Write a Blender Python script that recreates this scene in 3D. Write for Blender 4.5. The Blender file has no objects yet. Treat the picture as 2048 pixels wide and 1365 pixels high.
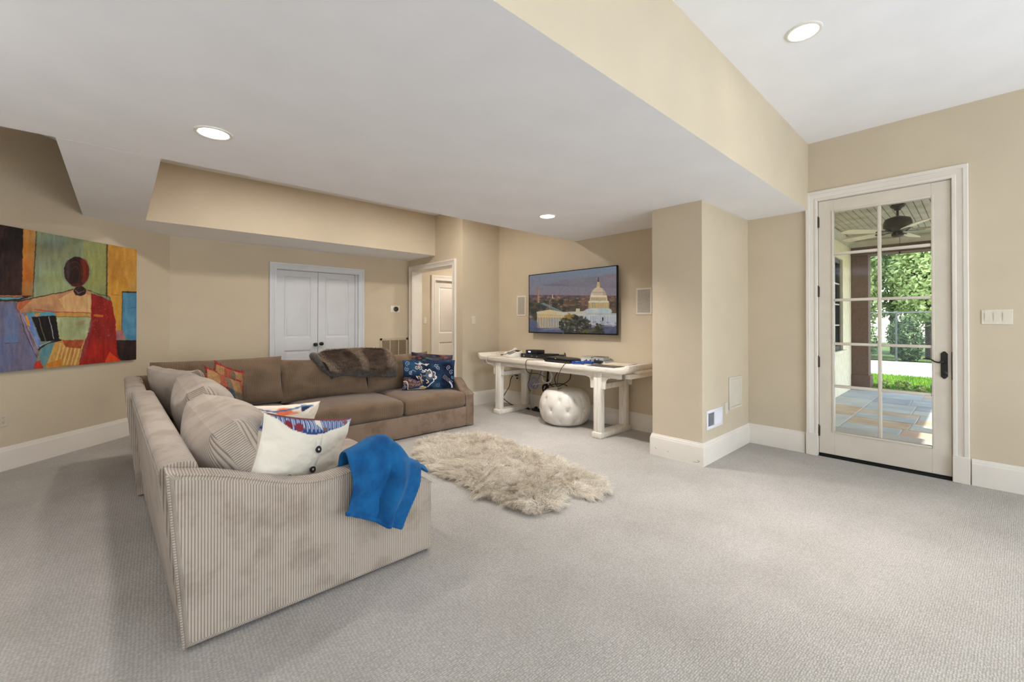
import bpy, bmesh, math, random
import numpy as np
from mathutils import Vector, Matrix
random.seed(7)
rng = np.random.default_rng(7)
SC = bpy.context.scene
COL = SC.collection

# ------------------------------------------------------------------ camera
FPX, CYPX, CAMH = 851.44, 639.24, 1.31
YAW, PITCH = math.radians(47.377), math.radians(0.311)
_f = np.array([math.cos(YAW), math.sin(YAW), 0.0]); _up = np.array([0, 0, 1.0])
CR = np.array([math.sin(YAW), -math.cos(YAW), 0.0])
CF = _f * math.cos(PITCH) + _up * math.sin(PITCH)
CU = _up * math.cos(PITCH) - _f * math.sin(PITCH)
cam = bpy.data.cameras.new('camera')
cam.lens = FPX / 2048 * 36; cam.sensor_width = 36
cam.shift_y = -(682.5 - CYPX) / 2048
cam.clip_start = 0.05; cam.clip_end = 300
camo = bpy.data.objects.new('camera', cam); COL.objects.link(camo)
camo.matrix_world = Matrix(((CR[0], CU[0], -CF[0], 0), (CR[1], CU[1], -CF[1], 0), (CR[2], CU[2], -CF[2], CAMH), (0, 0, 0, 1)))
SC.camera = camo

def project(P):
    P = np.asarray(P, float); d = P - np.array([0, 0, CAMH]); k = d @ CF
    return np.stack([1024 + FPX * (d @ CR) / k, CYPX - FPX * (d @ CU) / k], -1)

# ------------------------------------------------------------------ light
EXPOSURE = 0.30
SC.view_settings.view_transform = 'Standard'; SC.view_settings.look = 'None'
SC.view_settings.gamma = 1; SC.view_settings.exposure = EXPOSURE
SC.view_settings.use_curve_mapping = False
SC.cycles.max_bounces = 10; SC.cycles.diffuse_bounces = 6; SC.cycles.glossy_bounces = 4
SC.cycles.transparent_max_bounces = 16; SC.cycles.sample_clamp_indirect = 6
W = bpy.data.worlds.new('sky'); SC.world = W; W.use_nodes = True
nt = W.node_tree; bg = nt.nodes['Background']
sky = nt.nodes.new('ShaderNodeTexSky'); sky.sky_type = 'NISHITA'; sky.sun_disc = False
sky.sun_elevation = math.radians(50); sky.sun_rotation = math.radians(180)
hz = nt.nodes.new('ShaderNodeMix'); hz.data_type = 'RGBA'; hz.inputs['Factor'].default_value = .5; hz.inputs[7].default_value = (1.35, 1.32, 1.26, 1)   # thin bright haze
nt.links.new(sky.outputs[0], hz.inputs[6]); nt.links.new(hz.outputs[2], bg.inputs[0]); bg.inputs[1].default_value = 0.9
SKYBG = bg
sun = bpy.data.lights.new('sun', 'SUN'); sun.energy = 7.0; sun.angle = 0.009; sun.color = (1, .95, .86)
suno = bpy.data.objects.new('sun', sun); COL.objects.link(suno)
suno.rotation_euler = Vector((0.05, 0.64, -0.77)).to_track_quat('-Z', 'Y').to_euler()

def area(name, loc, direction, sx, sy, power, color=(1, 1, 1), spread=math.pi):
    l = bpy.data.lights.new(name, 'AREA'); l.shape = 'RECTANGLE'; l.size = sx; l.size_y = sy
    l.energy = power; l.color = color; l.spread = spread
    o = bpy.data.objects.new(name, l); COL.objects.link(o); o.location = loc
    o.rotation_euler = Vector(direction).to_track_quat('-Z', 'Z').to_euler()
    return o
# daylight entering by the glass doors and windows behind the camera
area('daylight_side_glass', (4.98, -2.45, 1.35), (-1, 0.12, 0.1), 2.6, 2.3, 32, (.79, .89, 1))
area('fill_side_up', (4.97, -2.45, .75), (-1, .35, 1.15), 2.6, 1.2, 24, (.80, .89, 1))  # added up-tilted fill at the side glass, brightens the ceilings
area('daylight_rear_left', (-0.9, -4.1, 1.2), (0, 1, .95), 1.9, 1.7, 80, (.78, .89, 1))
area('fill_uplight', (-1.9, 1.95, 1.65), (-.04, 0, 1), .5, .5, 26, (.93, .96, 1))      # unseen uplight added to brighten the low ceiling
area('daylight_rear_right', (2.3, -4.1, 1.2), (0, 1, .9), 1.9, 1.7, 112, (.78, .89, 1))

# ------------------------------------------------------------------ helpers
def lin(c):
    c = np.asarray(c, float) / 255.0
    return np.where(c <= 0.04045, c / 12.92, ((c + 0.055) / 1.055) ** 2.4)
def L4(c): return tuple(lin(c)) + (1.0,)

class Nodes:
    def __init__(s, name):
        s.m = bpy.data.materials.new(name); s.m.use_nodes = True
        s.t = s.m.node_tree; s.b = s.t.nodes['Principled BSDF']; s.out = s.t.nodes['Material Output']
    def n(s, typ, **kw):
        x = s.t.nodes.new(typ)
        for k, v in kw.items():
            if k in ('op',): x.operation = v
            elif hasattr(x, k): setattr(x, k, v)
        return x
    def l(s, a, b): s.t.links.new(a, b)
    def coord(s, kind='Object', scale=(1, 1, 1), rot=(0, 0, 0)):
        c = s.n('ShaderNodeTexCoord'); m = s.n('ShaderNodeMapping')
        m.inputs['Scale'].default_value = scale; m.inputs['Rotation'].default_value = rot
        s.l(c.outputs[kind], m.inputs[0]); return m.outputs[0]
    def noise(s, vec, scale, detail=3, rough=.5):
        x = s.n('ShaderNodeTexNoise'); x.inputs['Scale'].default_value = scale
        x.inputs['Detail'].default_value = detail; x.inputs['Roughness'].default_value = rough
        if vec: s.l(vec, x.inputs['Vector'])
        return x.outputs['Fac']
    def ramp(s, fac, stops):
        r = s.n('ShaderNodeValToRGB'); e = r.color_ramp.elements
        while len(e) < len(stops): e.new(0.5)
        for k, (p, c) in enumerate(stops): e[k].position = p; e[k].color = c
        s.l(fac, r.inputs[0]); return r.outputs[0]
    def math(s, op, a, b=None):
        x = s.n('ShaderNodeMath'); x.operation = op
        for i, v in enumerate((a, b)):
            if v is None: continue
            if isinstance(v, (int, float)): x.inputs[i].default_value = v
            else: s.l(v, x.inputs[i])
        return x.outputs[0]
    def mix(s, fac, a, b, mode='MIX'):
        x = s.n('ShaderNodeMix'); x.data_type = 'RGBA'; x.blend_type = mode
        for sock, v in ((x.inputs['Factor'], fac), (x.inputs[6], a), (x.inputs[7], b)):
            if isinstance(v, (int, float)): sock.default_value = v
            elif isinstance(v, tuple): sock.default_value = v
            else: s.l(v, sock)
        return x.outputs[2]
    def bump(s, h, strength, dist):
        x = s.n('ShaderNodeBump'); x.inputs['Strength'].default_value = strength
        x.inputs['Distance'].default_value = dist; s.l(h, x.inputs['Height'])
        s.l(x.outputs[0], s.b.inputs['Normal'])
    def set(s, **kw):
        for k, v in kw.items():
            i = s.b.inputs[k]
            if isinstance(v, (int, float, tuple)): i.default_value = v
            else: s.l(v, i)

def paint(name, rgb, rough=.6, var=.03, scale=6, bump=0.0, bscale=60, spec=.3, metal=0.0, var_rgb=None):
    N = Nodes(name); v = N.coord()
    c = np.asarray(rgb, float); d = np.asarray(var_rgb, float) if var_rgb is not None else c * (1 - var * 2)
    f = N.noise(v, scale, 4)
    N.set(**{'Base Color': N.ramp(f, [(.3, L4(np.clip(d, 0, 255))), (.7, L4(np.clip(c * (1 + var * .5), 0, 255)))]),
             'Roughness': rough, 'Specular IOR Level': spec, 'Metallic': metal})
    if bump: N.bump(N.noise(v, bscale, 3), bump, .002)
    return N.m

def emit(name, rgb, strength):
    N = Nodes(name); N.set(**{'Base Color': (1, 1, 1, 1), 'Emission Color': tuple(rgb) + (1,), 'Emission Strength': strength})
    return N.m

def vcol(name, rough=.8, spec=.2, bump=0, bscale=400, emission=0.0):
    N = Nodes(name); a = N.n('ShaderNodeVertexColor'); a.layer_name = 'Col'
    if emission:
        N.set(**{'Base Color': (.004, .004, .005, 1), 'Emission Color': a.outputs[0], 'Emission Strength': emission, 'Roughness': rough})
    else:
        N.set(**{'Base Color': a.outputs[0], 'Roughness': rough, 'Specular IOR Level': spec})
    if bump: N.bump(N.noise(N.coord(), bscale, 2), bump, .002)
    return N.m

def corduroy(name, light, dark, period=.0105, mott=1.0):
    """ribbed velvet: u of the UV map counts metres across the ribs"""
    N = Nodes(name); uv = N.n('ShaderNodeUVMap'); sp = N.n('ShaderNodeSeparateXYZ'); N.l(uv.outputs[0], sp.inputs[0])
    v = N.coord()
    s = N.math('SINE', N.math('MULTIPLY', sp.outputs[0], 2 * math.pi / period))
    h = N.math('MULTIPLY_ADD', s, .5); h.node.inputs[2].default_value = .5
    h2 = N.math('POWER', h, .55)
    rib = N.ramp(h2, [(.12, L4(dark)), (.75, L4(light))])
    m1 = N.noise(v, 5.5, 5, .62); m2 = N.noise(v, 22, 3)
    nap = N.ramp(m1, [(.36, (.72, .69, .66, 1)), (.52, (1, 1, 1, 1)), (.75, (1.06, 1.05, 1.04, 1))])
    c = N.mix(.55 * mott, rib, nap, 'MULTIPLY')
    N.set(**{'Base Color': c, 'Roughness': .9, 'Specular IOR Level': .12, 'Sheen Weight': .25, 'Sheen Roughness': .4})
    N.bump(h2, .55, .0035)
    return N.m

# ---- mesh gathering
class MB:
    def __init__(s): s.v = []; s.f = []; s.u = []; s.mi = []; s.cur = 0; s.n = 0
    def add(s, verts, faces, uvs=None, mi=None):
        verts = np.array(verts, float).reshape(-1, 3)
        o = s.n; s.v.append(verts); s.n += len(verts)
        for k, f in enumerate(faces):
            s.f.append([o + i for i in f]); s.mi.append(s.cur if mi is None else mi)
        s.u.append(np.asarray(uvs, float) if uvs is not None else np.zeros((len(verts), 2)))
        return s
    def box(s, x0, x1, y0, y1, z0, z1, bev=0.0, mi=None):
        x0, x1 = min(x0, x1), max(x0, x1); y0, y1 = min(y0, y1), max(y0, y1); z0, z1 = min(z0, z1), max(z0, z1)
        if bev <= 0:
            V = [(x, y, z) for x in (x0, x1) for y in (y0, y1) for z in (z0, z1)]
            F = [(0, 1, 3, 2), (4, 6, 7, 5), (0, 4, 5, 1), (2, 3, 7, 6), (0, 2, 6, 4), (1, 5, 7, 3)]
            return s.add(V, F, mi=mi)
        b = min(bev, (x1 - x0) * .49, (y1 - y0) * .49, (z1 - z0) * .49)
        bm = bmesh.new(); bmesh.ops.create_cube(bm, size=1)
        for v in bm.verts:
            v.co = Vector(((x0 + x1) / 2 + v.co.x * (x1 - x0), (y0 + y1) / 2 + v.co.y * (y1 - y0), (z0 + z1) / 2 + v.co.z * (z1 - z0)))
        bmesh.ops.bevel(bm, geom=bm.edges[:], offset=b, segments=1 if b < .004 else 2, affect='EDGES', profile=.5)
        return s.bm(bm, mi)
    def bm(s, bm, mi=None):
        bm.verts.index_update()
        s.add([v.co[:] for v in bm.verts], [[v.index for v in f.verts] for f in bm.faces], mi=mi); bm.free(); return s
    def lathe(s, prof, c=(0, 0, 0), n=24, axis=(0, 0, 1), mi=None, cap=True):
        """prof: (radius, height) from bottom to top along axis"""
        q = Vector((0, 0, 1)).rotation_difference(Vector(axis)).to_matrix(); V = []; F = []
        for (r, h) in prof:
            for k in range(n):
                a = 2 * math.pi * k / n; V.append(tuple(Vector(c) + q @ Vector((r * math.cos(a), r * math.sin(a), h))))
        for i in range(len(prof) - 1):
            for k in range(n):
                k2 = (k + 1) % n; F.append((i * n + k, i * n + k2, (i + 1) * n + k2, (i + 1) * n + k))
        if cap:
            F.append(tuple(range(n))[::-1]); F.append(tuple((len(prof) - 1) * n + k for k in range(n)))
        return s.add(V, F, mi=mi)
    def tube(s, pts, r, n=8, mi=None, smooth=0):
        P = [Vector(p) for p in pts]
        if smooth: P = catmull(P, smooth)
        R = r if isinstance(r, (list, tuple)) else [r] * len(P)
        if len(R) != len(P): R = list(np.interp(np.linspace(0, 1, len(P)), np.linspace(0, 1, len(R)), R))
        V = []; F = []; up = Vector((0, 0, 1)); L = 0; U = []
        t0 = (P[1] - P[0]).normalized(); nrm = t0.cross(up if abs(t0.z) < .9 else Vector((1, 0, 0))).normalized()
        for i, p in enumerate(P):
            t = (P[min(i + 1, len(P) - 1)] - P[max(i - 1, 0)]).normalized()
            nrm = (nrm - t * nrm.dot(t)).normalized(); b = t.cross(nrm)
            if i: L += (P[i] - P[i - 1]).length
            for k in range(n):
                a = 2 * math.pi * k / n; V.append(tuple(p + (nrm * math.cos(a) + b * math.sin(a)) * R[i])); U.append((L, 0))
        for i in range(len(P) - 1):
            for k in range(n):
                k2 = (k + 1) % n; F.append((i * n + k, i * n + k2, (i + 1) * n + k2, (i + 1) * n + k))
        F.append(tuple(range(n))[::-1]); F.append(tuple((len(P) - 1) * n + k for k in range(n)))
        return s.add(V, F, U, mi=mi)
    def prism(s, poly, z0, z1, M=None, bev=0, mi=None):
        """polygon (x,y) extruded along z, then mapped by M"""
        bm = bmesh.new()
        a = [bm.verts.new((x, y, z0)) for x, y in poly]; f = bm.faces.new(a)
        if f.normal.z > 0 or sum(poly[i][0] * poly[(i + 1) % len(poly)][1] - poly[(i + 1) % len(poly)][0] * poly[i][1] for i in range(len(poly))) > 0: pass
        r = bmesh.ops.extrude_face_region(bm, geom=[f])
        for e in r['geom']:
            if isinstance(e, bmesh.types.BMVert): e.co.z += z1 - z0
        bmesh.ops.recalc_face_normals(bm, faces=bm.faces[:])
        if bev: bmesh.ops.bevel(bm, geom=bm.edges[:], offset=bev, segments=2 if bev > .003 else 1, affect='EDGES', profile=.5)
        if M is not None: bmesh.ops.transform(bm, matrix=M, verts=bm.verts[:])
        return s.bm(bm, mi)
    def grid(s, P, U=None, closed_u=False, mi=None):
        P = np.asarray(P, float); a, b = P.shape[:2]; F = []
        for i in range(a - 1 + (1 if closed_u else 0)):
            i2 = (i + 1) % a
            for j in range(b - 1): F.append((i * b + j, i2 * b + j, i2 * b + j + 1, i * b + j + 1))
        return s.add(P.reshape(-1, 3), F, None if U is None else np.asarray(U).reshape(-1, 2), mi=mi)
    def mesh(s, name, mats, smooth=40):
        me = bpy.data.meshes.new(name); V = np.concatenate(s.v)
        me.from_pydata(V.tolist(), [], s.f)
        for m in (mats if isinstance(mats, (list, tuple)) else [mats]): me.materials.append(m)
        if len(me.materials) > 1: me.polygons.foreach_set('material_index', s.mi)
        U = np.concatenate(s.u); uv = me.uv_layers.new(name='UVMap')
        li = np.empty(len(me.loops), np.int32); me.loops.foreach_get('vertex_index', li)
        uv.data.foreach_set('uv', U[li].astype(np.float32).ravel())
        if smooth:
            me.polygons.foreach_set('use_smooth', [True] * len(me.polygons))
            if smooth < 180: me.set_sharp_from_angle(angle=math.radians(smooth))
        me.update(); return me
    def build(s, name, mats, parent=None, smooth=40, **kw):
        return link(name, s.mesh(name, mats, smooth), parent, **kw)

def link(name, data, parent=None, label=None, cat=None, group=None, kind=None, loc=None):
    o = bpy.data.objects.new(name, data); COL.objects.link(o)
    if parent is not None: o.parent = parent
    if loc is not None: o.location = loc
    return tag(o, label, cat, group, kind)
def tag(o, label=None, cat=None, group=None, kind=None):
    if label: o['label'] = label
    if cat: o['category'] = cat
    if group: o['group'] = group
    if kind: o['kind'] = kind
    return o
def thing(name, label, cat, loc=(0, 0, 0), group=None, kind=None):
    o = bpy.data.objects.new(name, None); COL.objects.link(o); o.location = loc; o.empty_display_size = .1
    return tag(o, label, cat, group, kind)
def local(mb, o):
    """shift gathered world coordinates into the frame of an unrotated parent"""
    for a in mb.v: a -= np.array(o.location)
    return mb
def part(mb, name, mats, parent, **kw):
    root = parent; off = np.zeros(3)
    while root is not None: off += np.array(root.location); root = root.parent
    for a in mb.v: a -= off
    return mb.build(name, mats, parent, **kw)
def catmull(P, k):
    out = []
    for i in range(len(P) - 1):
        p0 = P[max(i - 1, 0)]; p1 = P[i]; p2 = P[i + 1]; p3 = P[min(i + 2, len(P) - 1)]
        for j in range(k):
            t = j / k
            out.append(.5 * ((2 * p1) + (p2 - p0) * t + (2 * p0 - 5 * p1 + 4 * p2 - p3) * t * t + (3 * p1 - p0 - 3 * p2 + p3) * t ** 3))
    out.append(P[-1]); return out
def fbm(x, y, scale=1.0, oct=4, seed=0):
    """smooth value noise on arrays, about -1..1"""
    r = np.random.default_rng(seed); T = r.random((64, 64)) * 2 - 1; out = 0; amp = 1; tot = 0
    x = np.asarray(x, float) * scale; y = np.asarray(y, float) * scale
    for o in range(oct):
        xi = np.floor(x).astype(int); yi = np.floor(y).astype(int); fx = x - xi; fy = y - yi
        fx = fx * fx * (3 - 2 * fx); fy = fy * fy * (3 - 2 * fy)
        g = lambda a, b: T[(a + 17 * o) % 64, (b + 29 * o) % 64]
        out = out + amp * ((g(xi, yi) * (1 - fx) + g(xi + 1, yi) * fx) * (1 - fy) + (g(xi, yi + 1) * (1 - fx) + g(xi + 1, yi + 1) * fx) * fy)
        tot += amp; amp *= .5; x = x * 2; y = y * 2
    return out / tot

class Canvas:
    """a picture painted by numpy, later stored as vertex colours of a flat or cushion mesh"""
    def __init__(s, x0, y0, x1, y1, W, bg):
        s.x0, s.y0, s.x1, s.y1 = x0, y0, x1, y1; s.W = W; s.H = int(round(W * abs(y1 - y0) / abs(x1 - x0)))
        s.a = np.empty((s.H, s.W, 3)); s.a[:] = bg
        xs = x0 + (np.arange(s.W) + .5) / s.W * (x1 - x0); ys = y0 + (np.arange(s.H) + .5) / s.H * (y1 - y0)
        s.X, s.Y = np.meshgrid(xs, ys); s.px = abs(x1 - x0) / s.W
    def _win(s, bx0, by0, bx1, by1):
        i0 = (min(bx0, bx1) - s.x0) / (s.x1 - s.x0) * s.W; i1 = (max(bx0, bx1) - s.x0) / (s.x1 - s.x0) * s.W
        j0 = (by0 - s.y0) / (s.y1 - s.y0) * s.H; j1 = (by1 - s.y0) / (s.y1 - s.y0) * s.H
        i0, i1 = sorted((i0, i1)); j0, j1 = sorted((j0, j1))
        return slice(max(0, int(j0) - 1), max(0, min(s.H, int(j1) + 2))), slice(max(0, int(i0) - 1), max(0, min(s.W, int(i1) + 2)))
    def put(s, w, m, c, alpha):
        c = np.asarray(c, float); m = m[..., None] * alpha; s.a[w] = s.a[w] * (1 - m) + c * m
    def poly(s, pts, c, alpha=1.0, noise=0, nscale=.02, seed=1, c2=None):
        P = np.asarray(pts, float); w = s._win(*P.min(0), *P.max(0)); X, Y = s.X[w], s.Y[w]
        if X.size == 0: return
        ins = np.zeros(X.shape, bool); n = len(P)
        for i in range(n):
            (xa, ya), (xb, yb) = P[i], P[(i + 1) % n]
            if ya == yb: continue
            t = ((ya > Y) != (yb > Y)) & (X < (xb - xa) * (Y - ya) / (yb - ya) + xa); ins ^= t
        m = ins.astype(float)
        if c2 is not None:
            k = np.clip(fbm(X, Y, nscale, 4, seed) * 1.2 + .5, 0, 1)[..., None]; c = np.asarray(c, float) * (1 - k) + np.asarray(c2, float) * k
        elif noise: c = np.asarray(c, float) + fbm(X, Y, nscale, 4, seed)[..., None] * noise
        s.put(w, m, c, alpha)
    def ell(s, cx, cy, rx, ry, c, alpha=1.0, soft=0.0, rot=0):
        R = max(rx, ry) * (1 + soft) + 2; w = s._win(cx - R, cy - R, cx + R, cy + R); X, Y = s.X[w] - cx, s.Y[w] - cy
        if X.size == 0: return
        ca, sa = math.cos(rot), math.sin(rot); d = np.hypot((X * ca + Y * sa) / rx, (Y * ca - X * sa) / ry)
        m = np.clip((1 + soft - d) / max(soft, s.px / min(rx, ry)), 0, 1); s.put(w, m, c, alpha)
    def line(s, pts, wd, c, alpha=1.0):
        P = np.asarray(pts, float)
        for (xa, ya), (xb, yb) in zip(P[:-1], P[1:]):
            w = s._win(min(xa, xb) - wd, min(ya, yb) - wd, max(xa, xb) + wd, max(ya, yb) + wd); X, Y = s.X[w], s.Y[w]
            if X.size == 0: continue
            dx, dy = xb - xa, yb - ya; t = np.clip(((X - xa) * dx + (Y - ya) * dy) / (dx * dx + dy * dy + 1e-9), 0, 1)
            d = np.hypot(X - xa - t * dx, Y - ya - t * dy); s.put(w, np.clip((wd / 2 - d) / s.px + .5, 0, 1), c, alpha)
    def curve(s, pts, wd, c, alpha=1.0, k=6):
        P = [Vector((p[0], p[1], 0)) for p in pts]; s.line([(p.x, p.y) for p in catmull(P, k)], wd, c, alpha)
    def spiral(s, cx, cy, r, wd, c, turns=1.4, a0=0, flip=1):
        t = np.linspace(.12, 1, 16); s.line([(cx + r * q * math.cos(flip * (a0 + q * turns * 6.283)), cy + r * q * math.sin(flip * (a0 + q * turns * 6.283))) for q in t], wd, c)
    def grain(s, amp, sx, sy, seed=3):
        s.a += fbm(s.X * sx, s.Y * sy, 1, 3, seed)[..., None] * amp
    def sample(s, x, y):
        i = np.clip((np.asarray(x) - s.x0) / (s.x1 - s.x0) * s.W - .5, 0, s.W - 1.001); j = np.clip((np.asarray(y) - s.y0) / (s.y1 - s.y0) * s.H - .5, 0, s.H - 1.001)
        i0 = i.astype(int); j0 = j.astype(int); fi = (i - i0)[..., None]; fj = (j - j0)[..., None]; A = s.a
        c = (A[j0, i0] * (1 - fi) + A[j0, i0 + 1] * fi) * (1 - fj) + (A[j0 + 1, i0] * (1 - fi) + A[j0 + 1, i0 + 1] * fi) * fj
        return lin(np.clip(c, 0, 255))
def set_cols(me, cols):
    a = me.color_attributes.new('Col', 'FLOAT_COLOR', 'POINT')
    c = np.ones((len(me.vertices), 4), np.float32); c[:, :3] = cols; a.data.foreach_set('color', c.ravel())

def frame_matrix(c, U, V, N=None):
    U = Vector(U).normalized(); V = Vector(V); V = (V - U * V.dot(U)).normalized(); Nn = U.cross(V)
    return Matrix(((U.x, V.x, Nn.x, c[0]), (U.y, V.y, Nn.y, c[1]), (U.z, V.z, Nn.z, c[2]), (0, 0, 0, 1)))

def pillow_arrays(w, h, t, nx=36, ny=28, pinch=.07, edge=.0, wr=.006, seed=0, sag=0.0, p=2.6, welt=0):
    u = np.linspace(-1, 1, nx); v = np.linspace(-1, 1, ny); U, V = np.meshgrid(u, v, indexing='ij')
    X = w / 2 * U * (1 - pinch * (1 - V ** 2)); Y = h / 2 * V * (1 - pinch * (1 - U ** 2))
    prof = np.clip((1 - np.abs(U) ** p) * (1 - np.abs(V) ** p), 0, 1) ** .5
    rad = np.abs(U) * np.abs(V)
    Wk = fbm(U * 2.1, V * 2.1, 1.4, 4, seed) * wr * (.4 + prof) + np.sin((U * np.sign(V) * 9 + V * 7 + seed)) * wr * .9 * rad
    Zf = edge / 2 + (t - edge) / 2 * prof + Wk * (prof > 0); Zb = -edge / 2 - (t - edge) / 2 * prof
    Y = Y - sag * h * (1 - U ** 2) * np.clip(V, 0, 1)
    return U, V, X, Y, Zf, Zb

def add_pillow(mb, w, h, t, **kw):
    U, V, X, Y, Zf, Zb = pillow_arrays(w, h, t, **kw)
    UV = np.stack([X, Y], -1)
    mb.grid(np.stack([X, Y, Zf], -1), UV)
    mb.grid(np.stack([X, Y, Zb], -1)[::-1], UV[::-1])
    def strip(a, b, c):
        P = np.stack([np.stack(a, -1), np.stack(b, -1)], 1); mb.grid(P, np.stack([c, np.zeros_like(c)], -1)[:, None, :].repeat(2, 1))
    if kw.get('edge', 0) > 0:
        for sl, cc in (((slice(None), 0), X), ((slice(None), -1), X), ((0, slice(None)), Y), ((-1, slice(None)), Y)):
            f = (X[sl], Y[sl], Zf[sl]); b = (X[sl], Y[sl], Zb[sl])
            if sl in ((slice(None), 0),) or sl == (-1, slice(None)): strip(b, f, cc[sl]) if sl == (slice(None), 0) else strip(b, f, cc[sl])
            else: strip(f, b, cc[sl])
    return U, V

def rbox(mb, x0, x1, y0, y1, z0, z1, r=.04, n=14, crown=0.0, rib='x', wr=.004, seed=0, front=None):
    """soft rounded box; u of the UV counts across the ribs"""
    c = np.array([(x0 + x1) / 2, (y0 + y1) / 2, (z0 + z1) / 2]); hs = np.array([x1 - x0, y1 - y0, z1 - z0]) / 2
    t = np.linspace(-1, 1, n)
    # denser near the borders
    def axis_pts(h):
        inner = np.linspace(-(h - r), h - r, n); b = r * (1 - np.cos(np.linspace(0, math.pi / 2, 5)))[:-1] if False else np.linspace(0, r, 4)[:-1]
        return np.concatenate([-h + b, inner, (h - b)[::-1]])
    for ax in range(3):
        o = [a for a in range(3) if a != ax]
        A, B = np.meshgrid(axis_pts(hs[o[0]]), axis_pts(hs[o[1]]), indexing='ij')
        for sg in (-1, 1):
            P = np.zeros(A.shape + (3,)); P[..., o[0]] = A; P[..., o[1]] = B; P[..., ax] = sg * hs[ax]
            inn = np.clip(P, -(hs - r), hs - r); d = P - inn; ln = np.linalg.norm(d, axis=-1, keepdims=True); Q = inn + d / np.maximum(ln, 1e-9) * np.minimum(ln, r)
            # faces of a cube with all three offsets: normalise to the radius
            Q = np.where(ln > 1e-9, inn + d / np.maximum(ln, 1e-9) * r, P)
            un, vn = Q[..., 0] / hs[0], Q[..., 1] / hs[1]
            k = np.clip((1 - np.abs(un) ** 2.5) * (1 - np.abs(vn) ** 2.5), 0, 1) ** .6
            top = np.clip(Q[..., 2] / hs[2], 0, 1)
            Q[..., 2] += (crown * k + wr * fbm(Q[..., 0] + c[0], Q[..., 1] + c[1], 6, 3, seed)) * top
            Q = Q + c
            if rib == 'x': uvu = Q[..., 1 if ax == 0 else 0]
            else: uvu = Q[..., 0 if ax == 1 else 1]
            UV = np.stack([uvu, Q[..., 2]], -1)
            flip = (sg > 0) != (ax == 1)
            if not flip: Q = Q[::-1]; UV = UV[::-1]
            mb.grid(Q, UV)

# ------------------------------------------------------------------ materials of the room
M = {}
M['wall'] = paint('beige_wall_paint', (205, 191, 168), .75, .012, 2.5, .08, 180)
M['ceil'] = paint('white_ceiling_paint', (247, 247, 250), .85, .008, 3, .05, 200)
M['trim'] = paint('white_trim_enamel', (228, 221, 211), .38, .012, 4, .02, 60, spec=.45)
M['closet'] = paint('cool_white_enamel', (214, 216, 222), .38, .012, 4, .02, 60, spec=.45)
M['doorpaint'] = paint('cream_door_enamel', (216, 207, 193), .4, .015, 5, .02, 60, spec=.4)
M['black'] = paint('oil_rubbed_bronze', (28, 26, 26), .42, .1, 30, spec=.5)
M['hinge'] = paint('dark_hinge_metal', (72, 64, 58), .4, .1, 30, metal=.6)
M['rubber'] = paint('black_rubber_sweep', (22, 20, 20), .7, .1, 20)
M['plastic'] = paint('white_plastic', (232, 228, 218), .35, .01, 5, spec=.45)
M['almond'] = paint('almond_plastic', (206, 195, 176), .4, .01, 5, spec=.4)
M['dark_hole'] = paint('dark_slot', (40, 36, 32), .8, .05, 5)
def carpet_mat():
    N = Nodes('loop_pile_carpet'); v = N.coord('Object', (1, 1, 1), (0, 0, math.radians(3)))
    vo = N.n('ShaderNodeTexVoronoi'); vo.inputs['Scale'].default_value = 92; vo.inputs['Randomness'].default_value = .42
    mp = N.n('ShaderNodeMapping'); N.l(v, mp.inputs[0]); mp.inputs['Scale'].default_value = (.8, 1.25, 1); N.l(mp.outputs[0], vo.inputs['Vector'])
    d = vo.outputs['Distance']
    loops = N.ramp(d, [(.08, (1.0, 1.0, 1.0, 1)), (.60, (.58, .57, .56, 1))])
    big = N.ramp(N.noise(v, 1.6, 5, .6), [(.33, L4((184, 179, 172))), (.62, L4((198, 193, 187)))])
    fine = N.ramp(N.noise(v, 70, 3, .6), [(.3, (.88, .88, .87, 1)), (.7, (1.04, 1.04, 1.04, 1))])
    c = N.mix(.75, big, loops, 'MULTIPLY'); c = N.mix(.8, c, fine, 'MULTIPLY')
    N.set(**{'Base Color': c, 'Roughness': .95, 'Specular IOR Level': .08, 'Sheen Weight': .15})
    h = N.math('SUBTRACT', 1.0, d); N.bump(h, .6, .006)
    return N.m
M['carpet'] = carpet_mat()
def glass_mat():
    m = bpy.data.materials.new('clear_pane_glass'); m.use_nodes = True; t = m.node_tree; t.nodes.remove(t.nodes['Principled BSDF'])
    tr = t.nodes.new('ShaderNodeBsdfTransparent'); tr.inputs[0].default_value = (.97, .985, .98, 1)
    gl = t.nodes.new('ShaderNodeBsdfGlossy'); gl.inputs['Roughness'].default_value = .01
    fr = t.nodes.new('ShaderNodeFresnel'); fr.inputs[0].default_value = 1.35
    mx = t.nodes.new('ShaderNodeMixShader'); t.links.new(fr.outputs[0], mx.inputs[0]); t.links.new(tr.outputs[0], mx.inputs[1]); t.links.new(gl.outputs[0], mx.inputs[2])
    t.links.new(mx.outputs[0], t.nodes['Material Output'].inputs[0]); return m
M['glass'] = glass_mat()

# ------------------------------------------------------------------ room shell
XD, XT, XO, XP = 5.045, 4.61, 3.868, 3.885      # door wall, television wall, hall-opening wall, pier face
YB, YS, YP, YN = 7.0, 5.327, 1.675, 2.165       # closet wall, niche side, pier side, niche start
HC, LOW = 3.083, 2.418
def struct(name, mb, mats, smooth=30, parent=None, label=None):
    return mb.build(name, mats, parent, smooth, label=label, kind=None if parent else 'structure')
struct('floor', MB().box(-3.3, 6.6, -4.5, 7.3, -.08, 0), M['carpet'], 0)
struct('ceiling', MB().box(-3.3, 5.3, -4.5, 7.3, HC, HC + .15), M['ceil'], 0)
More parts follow.
